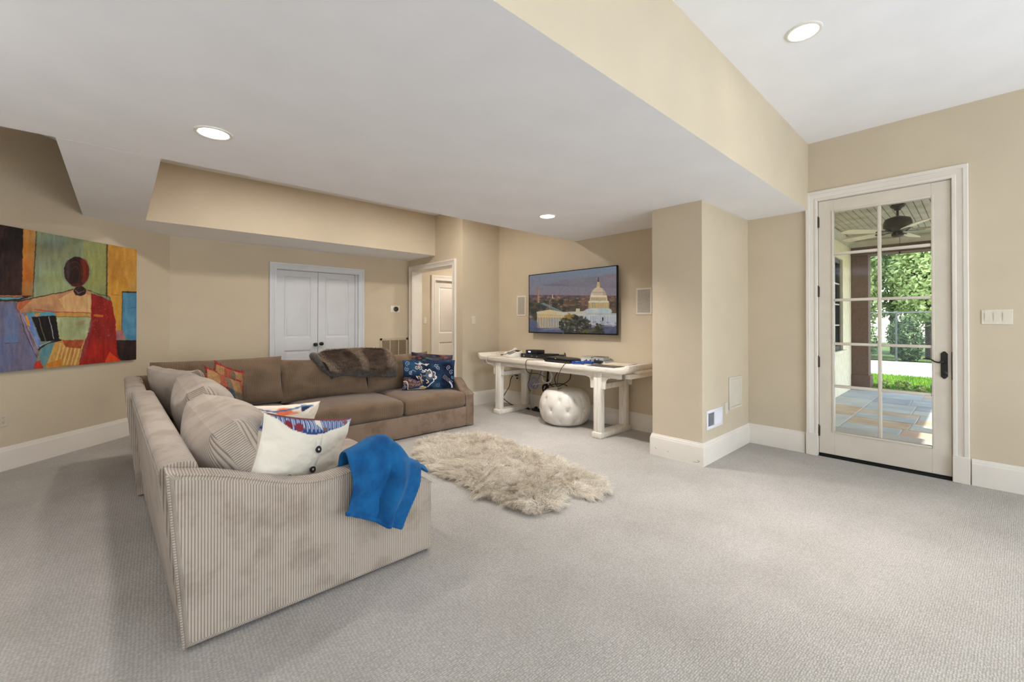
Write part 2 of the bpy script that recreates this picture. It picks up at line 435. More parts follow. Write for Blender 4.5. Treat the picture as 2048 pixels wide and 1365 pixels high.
# dropped ceiling band, flush with the soffit round the closet wall: white below, beige on its faces
def drop(name, poly, z0):
    mb = MB(); n = len(poly); V = [(x, y, z0) for x, y in poly] + [(x, y, HC) for x, y in poly]
    mb.add(V, [tuple(range(n))[::-1]], mi=0)
    mb.add(V, [(i, (i + 1) % n, n + (i + 1) % n, n + i) for i in range(n)], mi=1)
    return struct(name, mb, [M['ceil'], M['wall']], 0)
drop('ceiling_dropped', [(-3.0, 1.119), (XD + .1, 1.119), (XD + .1, 3.732), (-3.0, 3.732)], LOW)
drop('ceiling_soffit', [(-.29, 3.7325), (.2, 3.7325), (.2, 6.1), (XO + .05, 6.1), (XO + .05, YB + .02), (.465, YB + .02), (-.29, 6.265)], LOW - .0015)
# walls
w = MB()
w.box(XD, XD + .2, -4.5, .105, 0, HC); w.box(XD, XD + .2, 1.062, 2.3, 0, HC); w.box(XD, XD + .2, .105, 1.062, 2.512, HC)
struct('wall_right', w, M['wall'], 0)
struct('wall_pier', MB().box(XP, XD + .19, YP, YN, 0, HC), M['wall'], 0)
struct('wall_television', MB().box(XT, XT + .15, YN - .05, YS + .1, 0, HC), M['wall'], 0)
struct('wall_niche_side', MB().box(XO, XT + .16, YS, YS + .06, 0, HC), M['wall'], 0)
XO2 = XO + .17
w = MB().box(XO, XO2, YS + .06, 5.575, 0, HC).box(XO, XO2, 6.845, YB + .02, 0, HC).box(XO, XO2, 5.575, 6.845, 2.205, HC)
struct('wall_opening', w, M['wall'], 0)
w = MB().box(.3, 1.69, YB, YB + .16, 0, HC).box(2.945, 4.425, YB, YB + .16, 0, HC).box(1.69, 2.945, YB, YB + .16, 2.105, HC)
w.box(5.2, 6.6, YB, YB + .16, 0, HC).box(4.425, 5.2, YB, YB + .16, 2.12, HC).box(1.6, 3.1, YB + .6, YB + .65, 0, HC)
struct('wall_back', w, M['wall'], 0)
mb = MB(); d = .16 / math.sqrt(2)
mb.prism([(-3.1, 3.435), (.48, 7.015), (.48 - d, 7.015 + d), (-3.1 - d, 3.435 + d)], 0, HC)
struct('wall_left', mb, M['wall'], 0)
struct('wall_far_left', MB().box(-3.15, -3.0, -4.5, 3.6, 0, HC), M['wall'], 0)
w = MB(); zz = (.55, 2.45)
for a, b in ((-3.1, -1.85), (.05, 1.35), (3.25, 5.2)): w.box(a, b, -4.4, -4.2, 0, HC)
for a, b in ((-1.85, .05), (1.35, 3.25)): w.box(a, b, -4.4, -4.2, 0, zz[0]).box(a, b, -4.4, -4.2, zz[1], HC)
struct('wall_front', w, M['wall'], 0)
struct('wall_hall_end', MB().box(6.45, 6.6, 5.3, 7.1, 0, HC), M['wall'], 0)
struct('wall_hall_side', MB().box(XT + .1, 6.6, YS + .02, YS + .12, 0, HC), M['wall'], 0)
struct('ceiling_hall', MB().box(XO2 - .05, 6.6, YS + .02, YB + .1, 2.62, 2.75), M['ceil'], 0)

# baseboards: moulded profile swept with mitred corners
BPROF = [(0, .207), (.006, .207), (.008, .203), (.009, .195), (.013, .19), (.014, .178), (.018, .172), (.019, .168), (.019, 0), (0, 0)]
def sweep(pts, prof, z=0):
    P = [Vector((x, y)) for x, y in pts]; n = len(P); out = []
    nr = lambda a, b: Vector(((b - a).normalized().y, -(b - a).normalized().x))
    for i in range(n):
        a = nr(P[i - 1], P[i]) if i else nr(P[0], P[1]); b = nr(P[i], P[i + 1]) if i < n - 1 else nr(P[-2], P[-1])
        m = (a + b); m = m / max(m.dot(a), .2); out.append([(P[i].x + m.x * o, P[i].y + m.y * o, z + h) for o, h in prof])
    return out
def baseboards(pts, names):
    R = sweep(pts, BPROF)
    for i, nm in enumerate(names):
        if nm is None: continue
        mb = MB(); k = len(BPROF)
        mb.add(R[i] + R[i + 1], [(j, j + 1, k + j + 1, k + j) for j in range(k - 1)] + [tuple(range(k))[::-1], tuple(range(k, 2 * k))])
        struct(nm, mb, M['trim'], 30)
baseboards([(-3.0, 3.535), (.465, YB), (1.595, YB)], ['baseboard_left', 'baseboard_closet'])
baseboards([(3.038, YB), (XO, YB), (XO, 6.935)], ['baseboard_back', 'baseboard_corner'])
baseboards([(XO, 5.485), (XO, YS), (XT, YS), (XT, YN), (XP, YN), (XP, YP), (XD, YP), (XD, 1.15)],
           ['baseboard_opening', 'baseboard_niche', 'baseboard_television', 'baseboard_pier_back', 'baseboard_pier_front', 'baseboard_pier_side', 'baseboard_door'])
baseboards([(XD, .02), (XD, -4.2)], ['baseboard_right'])
baseboards([(XO2, YB), (4.335, YB)], ['baseboard_hall'])
# small scuffs on the pier baseboard
mb = MB()
for y, z, s in ((2.13, .07, .02), (2.0, .065, .014), (1.71, .045, .022)):
    mb.tube([(XP - .0195, y, z + .008), (XP - .0196, y - s * .5, z - .002), (XP - .0195, y - s, z)], .0012, 5, smooth=3)
mb.tube([(XP - .0195, 1.695, .04), (XP - .0196, 1.72, .028), (XP - .0195, 1.75, .03)], .0012, 5, smooth=3)
struct('trim_scuff', mb, M['hinge'])

CPROF = [(0, 0), (0, .016), (.004, .019), (.022, .019), (.026, .014), (.034, .015), (.05, .022), (.062, .024), (.066, .03), (.09, .032), (.095, .028), (.095, 0)]
def casing(mb, O, U, N, u0, u1, z1, z0=0.0, s=1.0):
    """O + U*u along the wall, N out of it; moulded casing round the opening u0..u1 up to z1"""
    O, U, N = Vector(O), Vector(U), Vector(N); path = [(u0, z0, -1, 0), (u0, z1, -1, 1), (u1, z1, 1, 1), (u1, z0, 1, 0)]; V = []
    for (u, z, du, dz) in path:
        for (o, h) in CPROF: V.append(tuple(O + U * (u + du * o * s) + N * h + Vector((0, 0, z + dz * o * s))))
    k = len(CPROF); F = []
    for i in range(3):
        for j in range(k - 1): F.append((i * k + j, i * k + j + 1, (i + 1) * k + j + 1, (i + 1) * k + j))
    return mb.add(V, F)
def casing_obj(name, O, U, N, u0, u1, z1, mat, plinth=.215, s=1.0):
    mb = MB(); casing(mb, O, U, N, u0, u1, z1, plinth, s); r = mb.build(name, mat, None, 35, kind='structure')
    O, U, N = Vector(O), Vector(U), Vector(N)
    if plinth:
        for u in (u0, u1):
            e = -1 if u == u0 else 1; A = O + U * (u - e * .002); B = O + U * (u + e * (.098 * s)) + N * .036
            MB().box(A.x, B.x, A.y, B.y, 0, plinth, .003).build('plinth_block', mat, r)
    return r
casing_obj('trim_1', (XD, 0, 0), (0, 1, 0), (-1, 0, 0), .125, 1.042, 2.494, M['trim'])
casing_obj('trim_2', (XO, 0, 0), (0, 1, 0), (-1, 0, 0), 5.585, 6.835, 2.205, M['trim'])
casing_obj('trim_3', (0, YB, 0), (1, 0, 0), (0, -1, 0), 1.70, 2.937, 2.097, M['closet'], plinth=.215)
casing_obj('trim_4', (0, YB, 0), (1, 0, 0), (0, -1, 0), 4.44, 5.185, 2.105, M['trim'], plinth=.215)
casing_obj('trim_5', (XO2, 0, 0), (0, 1, 0), (1, 0, 0), 5.585, 6.835, 2.205, M['trim'])
# jamb linings
j = MB().box(XD + .002, XD + .198, .100, .128, 0, 2.513).box(XD + .002, XD + .198, 1.039, 1.067, 0, 2.513).box(XD + .002, XD + .198, .1, 1.067, 2.49, 2.516)
j.box(XD + .05, XD + .198, .128, .14, .03, 2.49).box(XD + .05, XD + .198, 1.027, 1.039, .03, 2.49)
struct('trim_6', j, M['trim'])
struct('trim_7', MB().box(XO - .002, XO2 + .002, 5.57, 5.588, 0, 2.21).box(XO - .002, XO2 + .002, 6.832, 6.85, 0, 2.21).box(XO - .002, XO2 + .002, 5.57, 6.85, 2.202, 2.215), M['trim'])
struct('trim_8', MB().box(1.682, 1.703, YB - .002, YB + .16, 0, 2.108).box(2.934, 2.953, YB - .002, YB + .16, 0, 2.108).box(1.682, 2.953, YB - .002, YB + .16, 2.094, 2.112).box(2.90, 2.936, YB + .03, YB + .16, 0, 2.1), M['closet'])
struct('trim_9', MB().box(4.42, 4.443, YB - .002, YB + .15, 0, 2.11).box(5.182, 5.205, YB - .002, YB + .15, 0, 2.11).box(4.42, 5.205, YB - .002, YB + .15, 2.102, 2.12), M['trim'])

# rear windows that let the daylight in (behind the camera)
for k, (a, b) in enumerate(((-1.85, .05), (1.35, 3.25))):
    wd = MB().box(a, a + .06, -4.36, -4.28, *zz).box(b - .06, b, -4.36, -4.28, *zz).box(a, b, -4.36, -4.28, zz[0], zz[0] + .06).box(a, b, -4.36, -4.28, zz[1] - .06, zz[1])
    wo = struct('window_%d' % (k + 1), wd, M['trim'])
    MB().box((a + b) / 2 - .02, (a + b) / 2 + .02, -4.35, -4.29, zz[0] + .06, zz[1] - .06).build('muntin', M['trim'], wo)
    MB().box(a + .06, b - .06, -4.325, -4.32, zz[0] + .06, zz[1] - .06).build('glass_pane', M['glass'], wo)

# ------------------------------------------------------------------ glazed exterior door (door_1)
door = thing('door_1', None, None, (XD, .583, 0), kind='structure')
xf, xb = XD + .004, XD + .05
gy0, gy1, gz0, gz1 = .247, .915, .256, 2.362
mb = MB()
def frame_bead(mb, y0, y1, z0, z1, x):
    for (a, b, c, d_) in ((y0 - .018, y0, z0 - .018, z1 + .018), (y1, y1 + .018, z0 - .018, z1 + .018), (y0, y1, z0 - .018, z0), (y0, y1, z1, z1 + .018)):
        mb.box(x - .006, x + .01, a, b, c, d_, .004)
mb.box(xf, xb, .130, gy0, .03, 2.487, .002).box(xf, xb, gy1, 1.036, .03, 2.487, .002)
mb.box(xf, xb, gy0 - .001, gy1 + .001, .03, gz0, .002).box(xf, xb, gy0 - .001, gy1 + .001, gz1, 2.487, .002)
frame_bead(mb, gy0, gy1, gz0, gz1, xf)
part(mb, 'leaf', M['doorpaint'], door)
zr = [gz0, .69, 1.098, 1.518, 1.963, gz1]; ym = .582
part(MB().box(xf - .002, xb - .004, ym - .0125, ym + .0125, gz0, gz1, .005), 'muntin', M['doorpaint'], door)
for z in zr[1:-1]:
    for a, b in ((gy0, ym - .0115), (ym + .0115, gy1)):
        part(MB().box(xf - .001, xb - .004, a, b, z - .0125, z + .0125, .005), 'muntin', M['doorpaint'], door)
for i in range(5):
    for a, b in ((gy0, ym), (ym, gy1)):
        part(MB().box(XD + .026, XD + .031, a, b, zr[i], zr[i + 1]), 'glass_pane', M['glass'], door)
for z in (2.284, 1.604, .916, .244):
    h = MB(); h.lathe([(.0075, -.052), (.0085, -.05), (.0085, .05), (.0075, .052)], (XD - .004, 1.0405, z), 10)
    h.lathe([(.004, .052), (.006, .056), (.003, .062)], (XD - .004, 1.0405, z), 8)
    h.box(XD - .002, XD + .004, 1.028, 1.053, z - .05, z + .05)
    part(h, 'hinge', M['hinge'], door)
part(MB().box(XD - .012, XD + .06, .13, 1.036, 0, .016, .003).box(XD + .0, XD + .05, .13, 1.036, .012, .031), 'threshold', M['rubber'], door)
part(MB().box(XD - .003, XD + .01, .122, .1305, .83, 1.06), 'strike_plate', M['hinge'], door)
hp = thing('door_handle', None, None); hp.parent = door
esc = [(-.021, -.095), (-.021, .095), (-.014, .103), (-.008, .112), (0, .115), (.008, .112), (.014, .103), (.021, .095), (.021, -.095), (.014, -.103), (.008, -.112), (0, -.115), (-.008, -.112), (-.014, -.103)]
Mx = Matrix(((0, 0, -1, XD + .004), (1, 0, 0, .172), (0, 1, 0, .949), (0, 0, 0, 1)))
part(MB().prism(esc, 0, .008, Mx, .002), 'escutcheon', M['black'], hp)
part(MB().lathe([(.019, 0), (.019, .008), (.013, .014), (.011, .03), (.012, .034)], (XD - .004, .178, .978), 14, (-1, 0, 0)).tube(
    [(XD - .036, .178, .978), (XD - .05, .186, .976), (XD - .054, .205, .972), (XD - .054, .228, .978), (XD - .054, .25, .995), (XD - .053, .275, 1.002), (XD - .052, .298, .997)],
    [.0075, .0075, .0065, .006, .006, .005, .004], 8, smooth=4), 'lever', M['black'], hp)
part(MB().lathe([(.018, 0), (.018, .006), (.012, .01), (.012, .012)], (XD - .004, .172, .882), 14, (-1, 0, 0)).box(XD - .03, XD - .014, .169, .175, .87, .894, .002), 'thumb_turn', M['black'], hp)

# panelled interior doors
def panel_leaf(name, O, U, N, w, h, mat, panels, t=.035, knob=None, hinges=None):
    """flat leaf with sunk, raised-field panels; O lower corner on the front face"""
    O, U, N = Vector(O), Vector(U), Vector(N)
    Mt = Matrix(((U.x, 0, N.x, O.x), (U.y, 0, N.y, O.y), (0, 1, 0, O.z), (0, 0, 0, 1)))
    root = thing(name, None, None, kind='structure')
    def add(nm, mb, m, par=root):
        V = []
        for a in mb.v:
            for i in range(len(a)): a[i] = (Mt @ Vector(a[i]))[:]
        return mb.build(nm, m, par, 30)
    us = sorted({p[0] for p in panels} | {p[1] for p in panels}); fr = MB()
    a0, a1 = panels[0][0], panels[0][1]
    fr.box(0, a0, 0, h, -t, 0, .002).box(a1, w, 0, h, -t, 0, .002)
    zs = [0] + [z for p in panels for z in (p[2], p[3])] + [h]
    for k in range(0, len(zs), 2): fr.box(a0 - .001, a1 + .001, zs[k], zs[k + 1], -t, 0, .002)
    add('leaf', fr, mat)
    for (x0, x1, z0, z1) in panels:
        pn = MB()
        # stepped sticking, sunk ground and raised field
        rings = [(0, 0), (.006, -.004), (.012, -.011), (.03, -.012), (.034, -.009), (.05, -.004), (.054, -.003)]
        V = []
        for (i, zq) in rings: V += [(x0 + i, z0 + i, zq), (x1 - i, z0 + i, zq), (x1 - i, z1 - i, zq), (x0 + i, z1 - i, zq)]
        F = [(4 * r + q, 4 * r + (q + 1) % 4, 4 * r + 4 + (q + 1) % 4, 4 * r + 4 + q) for r in range(len(rings) - 1) for q in range(4)]
        F.append(tuple(4 * (len(rings) - 1) + q for q in range(4)))
        pn.add(V, F); add('panel', pn, mat)
    if knob:
        kb = MB().lathe([(.026, 0), (.026, .005), (.011, .01), (.010, .028), (.022, .034), (.029, .044), (.028, .056), (.018, .064), (.004, .066)], (knob[0], knob[1], 0), 18)
        add('knob', kb, M['black'])
    for z in hinges or ():
        add('hinge', MB().lathe([(.006, z - .045), (.007, z - .043), (.007, z + .043), (.006, z + .045)], (0, 0, 0), 8, (0, 1, 0)).box(-.004, .014, z - .045, z + .045, 0, .001) if False else MB().tube([(0, z - .045, .004), (0, z + .045, .004)], .0065, 8), M['hinge'])
    return root
pan = lambda w: [(.115, w - .105, .22, .855), (.115, w - .105, 1.045, 1.985)]
panel_leaf('door_2', (1.706, YB + .05, .015), (1, 0, 0), (0, -1, 0), .597, 2.075, M['closet'], pan(.597), knob=(.555, .935))
panel_leaf('door_3', (2.309, YB + .05, .015), (1, 0, 0), (0, -1, 0), .59, 2.075, M['closet'], pan(.59), knob=(.042, .945))
panel_leaf('door_4', (4.447, YB + .045, .01), (1, 0, 0), (0, -1, 0), .73, 2.088, M['trim'], [(.115, .62, .22, .90), (.115, .62, 1.08, 1.97)], hinges=(1.86, 1.07, .3))

# ------------------------------------------------------------------ recessed ceiling lights
M['lens'] = emit('lit_lamp_lens', (1, .97, .93), 9)
def downlight(x, y, z, label, power):
    t = thing('recessed_light', label, 'ceiling light', (x, y, z), 'round recessed ceiling lights')
    tr = MB().lathe([(.074, -.001), (.077, -.006), (.083, -.0085), (.09, -.0075), (.096, -.004), (.097, 0)], (x, y, z), 40, cap=False)
    part(tr, 'trim_ring', M['plastic'], t)
    part(MB().lathe([(.075, -.004), (.06, -.0048), (.02, -.005)], (x, y, z), 40), 'lens', M['lens'], t)
    l = bpy.data.lights.new('lamp', 'AREA'); l.shape = 'DISK'; l.size = .14; l.energy = power; l.color = (1, .96, .91); l.spread = math.radians(120 if z < 3 else 64)
    o = bpy.data.objects.new('lamp', l); COL.objects.link(o); o.location = (0, 0, -.02); o.parent = t
    return t
downlight(.399, 3.018, LOW, 'round recessed ceiling light in the low ceiling above the near sofa end', 6)
downlight(3.292, 3.028, LOW, 'small-looking recessed ceiling light in the low ceiling in front of the television', 19)
downlight(3.065, .70, HC, 'recessed ceiling light in the higher ceiling near the glass door', 7)
# hall lamp and tray lamps, plus an unseen rear fill added for overall brightness
for nm, loc, e in (('lamp_hall', (4.9, 6.2, 2.6), 16), ('fill_rear', (2.6, -2.2, HC - .02), 15), ('lamp_tray', (1.3, 4.9, HC - .02), 17), ('lamp_tray', (3.0, 4.75, HC - .02), 22)):
    l = bpy.data.lights.new(nm, 'AREA'); l.shape = 'DISK'; l.size = .18; l.energy = e; l.color = (1, .93, .84)
    o = bpy.data.objects.new(nm, l); COL.objects.link(o); o.location = loc

# ------------------------------------------------------------------ outdoors
GZ = -.10
M['mortar'] = paint('pale_mortar', (196, 190, 182), .9, .05, 20)
stone_cols = [((186, 190, 190), (160, 166, 168)), ((168, 172, 178), (146, 150, 158)), ((196, 196, 190), (176, 178, 174)), ((204, 184, 158), (176, 150, 124)), ((182, 178, 174), (158, 156, 154)), ((206, 178, 156), (182, 156, 140))]
M['stones'] = [paint('bluestone', a, .7, 0, 3.2, .3, 40, var_rgb=b) for a, b in stone_cols]
M['stucco'] = paint('cream_stucco', (226, 217, 190), .9, .03, 8, .5, 90)
M['brownpaint'] = paint('brown_stucco_post', (112, 90, 80), .85, .06, 30, .4, 120)
M['porchwood'] = paint('stained_ceiling_boards', (184, 176, 160), .6, .08, 4, var_rgb=(152, 142, 124))
M['porchtrim'] = paint('porch_crown_paint', (190, 182, 164), .6, .04, 5)
M['bronze'] = paint('fan_bronze', (62, 54, 40), .45, .12, 20, metal=.3)
M['blade'] = paint('pale_fan_blade', (214, 206, 184), .5, .03, 10)
M['asphalt'] = paint('pale_driveway', (205, 203, 204), .9, .03, 2, .2, 60)
M['soil'] = paint('lawn_soil', (96, 120, 52), .95, .1, 6)
M['grass'] = paint('lawn_grass', (140, 178, 66), .7, .1, 1.5, var_rgb=(108, 150, 46))
M['wire'] = paint('galvanised_wire', (120, 124, 122), .5, .05, 10, metal=.4)
M['bark'] = paint('tree_bark', (84, 70, 56), .9, .1, 10)
def leaf_mat(name, a, b):
    N = Nodes(name); v = N.coord(); f = N.noise(v, 3.5, 3)
    N.set(**{'Base Color': N.ramp(f, [(.35, L4(b)), (.65, L4(a))]), 'Roughness': .55, 'Specular IOR Level': .35, 'Transmission Weight': 0.0})
    return N.m
M['leaves'] = [leaf_mat('leaf_yellow_green', (196, 208, 140), (150, 174, 98)), leaf_mat('leaf_mid_green', (150, 174, 116), (104, 134, 80)), leaf_mat('leaf_deep_green', (110, 134, 86), (72, 96, 60))]
M['frame_dark'] = paint('dark_window_frame', (52, 54, 52), .5, .05, 10)
M['darkglass'] = paint('dark_window_glass', (34, 40, 44), .08, .02, 3, spec=.8)

struct('ground', MB().box(5.3, 40, -14, 18, GZ - .12, GZ - .06), M['soil'], 0)
patio = struct('patio', MB().box(5.245, 11.45, -2.2, 1.9, GZ - .1, GZ - .006), M['mortar'], 0)
# irregular flagstones, each its own piece
def split(r, out, depth=0):
    x0, x1, y0, y1 = r; w_, h_ = x1 - x0, y1 - y0
    big = max(w_, h_)
    if big < .75 or (big < 1.35 and rng.random() < .5 and w_ * h_ < .75): out.append(r); return
    if w_ > h_ * (.8 + .4 * rng.random()):
        c = x0 + w_ * rng.uniform(.36, .64); split((x0, c, y0, y1), out); split((c, x1, y0, y1), out)
    else:
        c = y0 + h_ * rng.uniform(.36, .64); split((x0, x1, y0, c), out); split((x0, x1, c, y1), out)
out = []
split((5.26, 11.4, 1.24, 1.75), out); split((5.26, 11.4, -2.1, 1.24), out)
for k, (x0, x1, y0, y1) in enumerate(out):
    g = .009; jit = lambda: rng.uniform(-.006, .006)
    poly = [(x0 + g + jit(), y0 + g + jit()), (x1 - g + jit(), y0 + g + jit()), (x1 - g + jit(), y1 - g + jit()), (x0 + g + jit(), y1 - g + jit())]
    c = int(rng.choice(6, p=[.3, .2, .16, .14, .12, .08]))
    MB().prism(poly, GZ - .02, GZ + rng.uniform(-.001, .003), bev=.004).build('flagstone', M['stones'][c], patio, 0)
struct('lawn', MB().box(11.45, 15.0, -8, 12, GZ - .09, GZ - .01), M['soil'], 0)
n = 26000; bx = rng.uniform(11.98, 14.98, n); by = rng.uniform(-1.6, 4.2, n); hgt = rng.uniform(.03, .075, n); an = rng.uniform(0, 6.283, n); ln = rng.uniform(.0, .04, n)
V = np.zeros((n, 3, 3)); cx, sx = np.cos(an) * .006, np.sin(an) * .006
V[:, 0] = np.stack([bx - cx, by - sx, np.full(n, GZ - .012)], -1); V[:, 1] = np.stack([bx + cx, by + sx, np.full(n, GZ - .012)], -1)
V[:, 2] = np.stack([bx + ln * np.cos(an * 3), by + ln * np.sin(an * 3), GZ + hgt], -1)
mb = MB(); mb.add(V.reshape(-1, 3), [(3 * i, 3 * i + 1, 3 * i + 2) for i in range(n)])
mb.build('lawn_grass', M['grass'], None, 0, label='bright green lawn grass between patio and driveway', cat='grass', kind='stuff')
struct('driveway', MB().box(15.0, 20.3, -12, 16, GZ - .09, GZ - .005), M['asphalt'], 0)
# stucco house wall on the left of the porch, with its window
w = MB().box(5.25, 9.25, 1.76, 2.0, GZ - .05, 3.3).box(10.5, 11.7, 1.76, 2.0, GZ - .05, 3.3).box(9.25, 10.5, 1.76, 2.0, GZ - .05, .76).box(9.25, 10.5, 1.76, 2.0, 2.53, 3.3)
struct('wall_porch', w, M['stucco'], 0)
wo = struct('window_3', MB().box(9.25, 9.33, 1.80, 1.88, .76, 2.53).box(10.42, 10.5, 1.80, 1.88, .76, 2.53).box(9.33, 10.42, 1.80, 1.88, 2.45, 2.53).box(9.33, 10.42, 1.80, 1.88, .76, .84), M['frame_dark'])
for k in range(1, 3): MB().box(9.33 + k * 1.09 / 3 - .012, 9.33 + k * 1.09 / 3 + .012, 1.805, 1.835, .84, 2.45).build('muntin', M['frame_dark'], wo)
for k in range(1, 4): MB().box(9.33, 10.42, 1.803, 1.837, .84 + k * .4025 - .012, .84 + k * .4025 + .012).build('muntin', M['porchtrim'], wo)
MB().box(9.33, 10.42, 1.84, 1.85, .84, 2.45).build('glass_pane', M['darkglass'], wo)
MB().box(9.2, 10.56, 1.70, 1.80, .68, .76, .006).build('window_sill', M['stucco'], wo)
# posts, beam, ceiling
def post(nm, x0, x1, y0, y1):
    p = struct(nm, MB().box(x0, x1, y0, y1, GZ - .02, 2.70, .004), M['brownpaint'], 0)
    MB().box(x0 - .025, x1 + .025, y0 - .03, y1 + .01, GZ - .01, .2, .008).build('plinth', M['brownpaint'], p)
post('column_1', 11.32, 11.62, 1.48, 1.755)
post('column_2', 11.32, 11.62, -1.75, -1.45); post('column_3', 7.36, 7.68, -1.75, -1.45)
struct('beam_1', MB().box(11.3, 11.65, -1.8, 1.755, 2.70, 2.86, .004).box(11.26, 11.68, -1.8, 1.755, 2.69, 2.72, .004), M['brownpaint'], 0)
struct('beam_2', MB().box(5.25, 11.3, -1.78, -1.42, 2.70, 2.86, .004), M['brownpaint'], 0)
struct('ceiling_porch', MB().box(5.25, 12.3, -2.1, 2.0, 2.985, 3.2), M['porchtrim'], 0)
bd = MB(); y = -1.4
while y < 1.60:
    bd.box(5.27, 10.25, y, y + .076, 2.952, 2.99, .006); y += .082
bd.build('board', M['porchwood'], bpy.data.objects['ceiling_porch'], 0, kind='stuff')
cr = MB()
CP = [(0, 0), (.012, 0), (.02, .02), (.05, .05), (.085, .075), (.10, .10), (.10, .125), (0, .125)]
R = sweep([(5.25, 1.76), (11.3, 1.76), (11.3, -1.42), (5.25, -1.42)], CP, 2.855); k = len(CP)
for i in range(3): cr.add(R[i] + R[i + 1], [(j, j + 1, k + j + 1, k + j) for j in range(k - 1)])
cr.box(10.25, 10.45, -1.4, 1.7, 2.935, 2.99, .004)
struct('trim_10', cr, M['porchtrim'])
M['warmlens'] = emit('lit_porch_lamp', (1, .72, .5), 1.6)
t = thing('porch_light', 'round recessed porch ceiling light glowing orange beside the fan', 'ceiling light', (7.62, .52, 2.952))
part(MB().lathe([(.07, 0), (.09, -.008), (.105, -.006), (.108, 0)], t.location, 28, cap=False), 'trim_ring', M['porchtrim'], t)
part(MB().lathe([(.075, -.002), (.02, -.003)], t.location, 24), 'lens', M['warmlens'], t)
# ceiling fan
fx, fy, fz = 7.95, .72, 2.955
fan = thing('ceiling_fan', 'dark bronze ceiling fan with pale blades hanging from the porch ceiling', 'ceiling fan', (fx, fy, fz))
part(MB().lathe([(.015, -.10), (.03, -.098), (.045, -.07), (.075, -.05), (.08, -.03), (.07, -.012), (.06, 0)], fan.location, 24), 'canopy', M['bronze'], fan)
part(MB().lathe([(.014, -.20), (.014, -.08)], fan.location, 12), 'downrod', M['bronze'], fan)
part(MB().lathe([(.05, -.40), (.085, -.395), (.12, -.375), (.15, -.345), (.158, -.32), (.152, -.26), (.135, -.215), (.09, -.195), (.03, -.175)], fan.location, 32), 'motor_housing', M['bronze'], fan)
part(MB().lathe([(.004, -.47), (.045, -.466), (.066, -.45), (.066, -.42), (.05, -.4)], fan.location, 24), 'switch_housing', M['bronze'], fan)
part(MB().tube([(fx + .03, fy - .02, fz - .46), (fx + .03, fy - .02, fz - .66)], .0025, 6).lathe([(.002, -.70), (.012, -.69), (.012, -.672), (.003, -.66)], (fx + .03, fy - .02, fz), 10), 'pull_chain', M['bronze'], fan)
for k in range(5):
    a = math.radians(62 + 72 * k); c, s = math.cos(a), math.sin(a); tilt = math.radians(12)
    Mt = Matrix(((c, -s, 0, fx), (s, c, 0, fy), (0, 0, 1, fz - .385), (0, 0, 0, 1))) @ Matrix.Rotation(tilt, 4, 'X')
    bl = [(.20, -.05), (.30, -.066), (.62, -.078), (.70, -.07), (.735, -.04), (.74, 0), (.735, .04), (.70, .07), (.62, .078), (.30, .066), (.20, .05)]
    b = MB().prism(bl, -.005, .005, Mt, .002); part(b, 'blade', M['blade'], fan)
    iron = MB().prism([(.08, -.02), (.16, -.018), (.20, -.04), (.27, -.035), (.285, 0), (.27, .035), (.20, .04), (.16, .018), (.08, .02)], -.013, -.0055, Mt, .002); part(iron, 'blade_iron', M['bronze'], fan)
# chain link fence
fe = thing('chain_link_fence', 'grey chain link fence along the far side of the driveway', 'fence', (20.4, 1.5, GZ))
wm = MB(); h = 1.72; sp = .075; Vv = []; Ff = []
for k in range(int(9.5 / sp)):
    y0 = -3.2 + k * sp
    for dy in (1, -1):
        a = np.array([20.4 + .003 * dy, y0, GZ + .03]); b = np.array([20.4 + .003 * dy, y0 + dy * h, GZ + h]); r = .0035; o = len(Vv)
        for p in (a, b):
            for q in ((0, r), (r, -r * .6), (-r, -r * .6)): Vv.append((p[0] + q[0], p[1] + q[1], p[2]))
        Ff += [(o + i, o + (i + 1) % 3, o + 3 + (i + 1) % 3, o + 3 + i) for i in range(3)]
wm.add(Vv, Ff); part(wm, 'wire_mesh', M['wire'], fe, smooth=0, kind='stuff')
part(MB().tube([(20.4, -5, GZ + h + .02), (20.4, 8, GZ + h + .02)], .022, 8), 'top_rail', M['wire'], fe)
for y in (-3.6, -.85, 1.9, 4.65, 7.4): part(MB().tube([(20.45, y, GZ - .05), (20.45, y, GZ + h + .06)], .03, 10), 'post', M['wire'], fe)
# trees behind the fence: leaf clusters on a trunk
def leaf_cloud(cs, n, size, seed):
    r = np.random.default_rng(seed); P = []
    cs = np.array(cs); vol = (cs[:, 3] * cs[:, 4] * cs[:, 5]); pick = r.choice(len(cs), n, p=vol / vol.sum())
    d = r.normal(size=(n, 3)); d /= np.linalg.norm(d, axis=1)[:, None]; rad = r.uniform(.55, 1.02, n)[:, None]
    # bunch the leaves on sprays
    sp = r.normal(size=(n // 9 + 1, 3)); sp /= np.linalg.norm(sp, axis=1)[:, None]; d = sp[r.integers(0, len(sp), n)] + r.normal(size=(n, 3)) * .16; d /= np.linalg.norm(d, axis=1)[:, None]
    C = cs[pick, :3] + d * rad * cs[pick, 3:6]
    a = r.normal(size=(n, 3)); a[:, 2] -= .25; a /= np.linalg.norm(a, axis=1)[:, None]; b = np.cross(a, d + r.normal(size=(n, 3)) * .5); b /= np.linalg.norm(b, axis=1)[:, None]
    s_ = r.uniform(.6, 1.25, n)[:, None] * size
    V = np.stack([C - a * s_, C + b * s_ * .45, C + a * s_, C - b * s_ * .45 + d * s_ * .2], 1)
    return V.reshape(-1, 3), [(4 * i, 4 * i + 1, 4 * i + 2, 4 * i + 3) for i in range(n)]
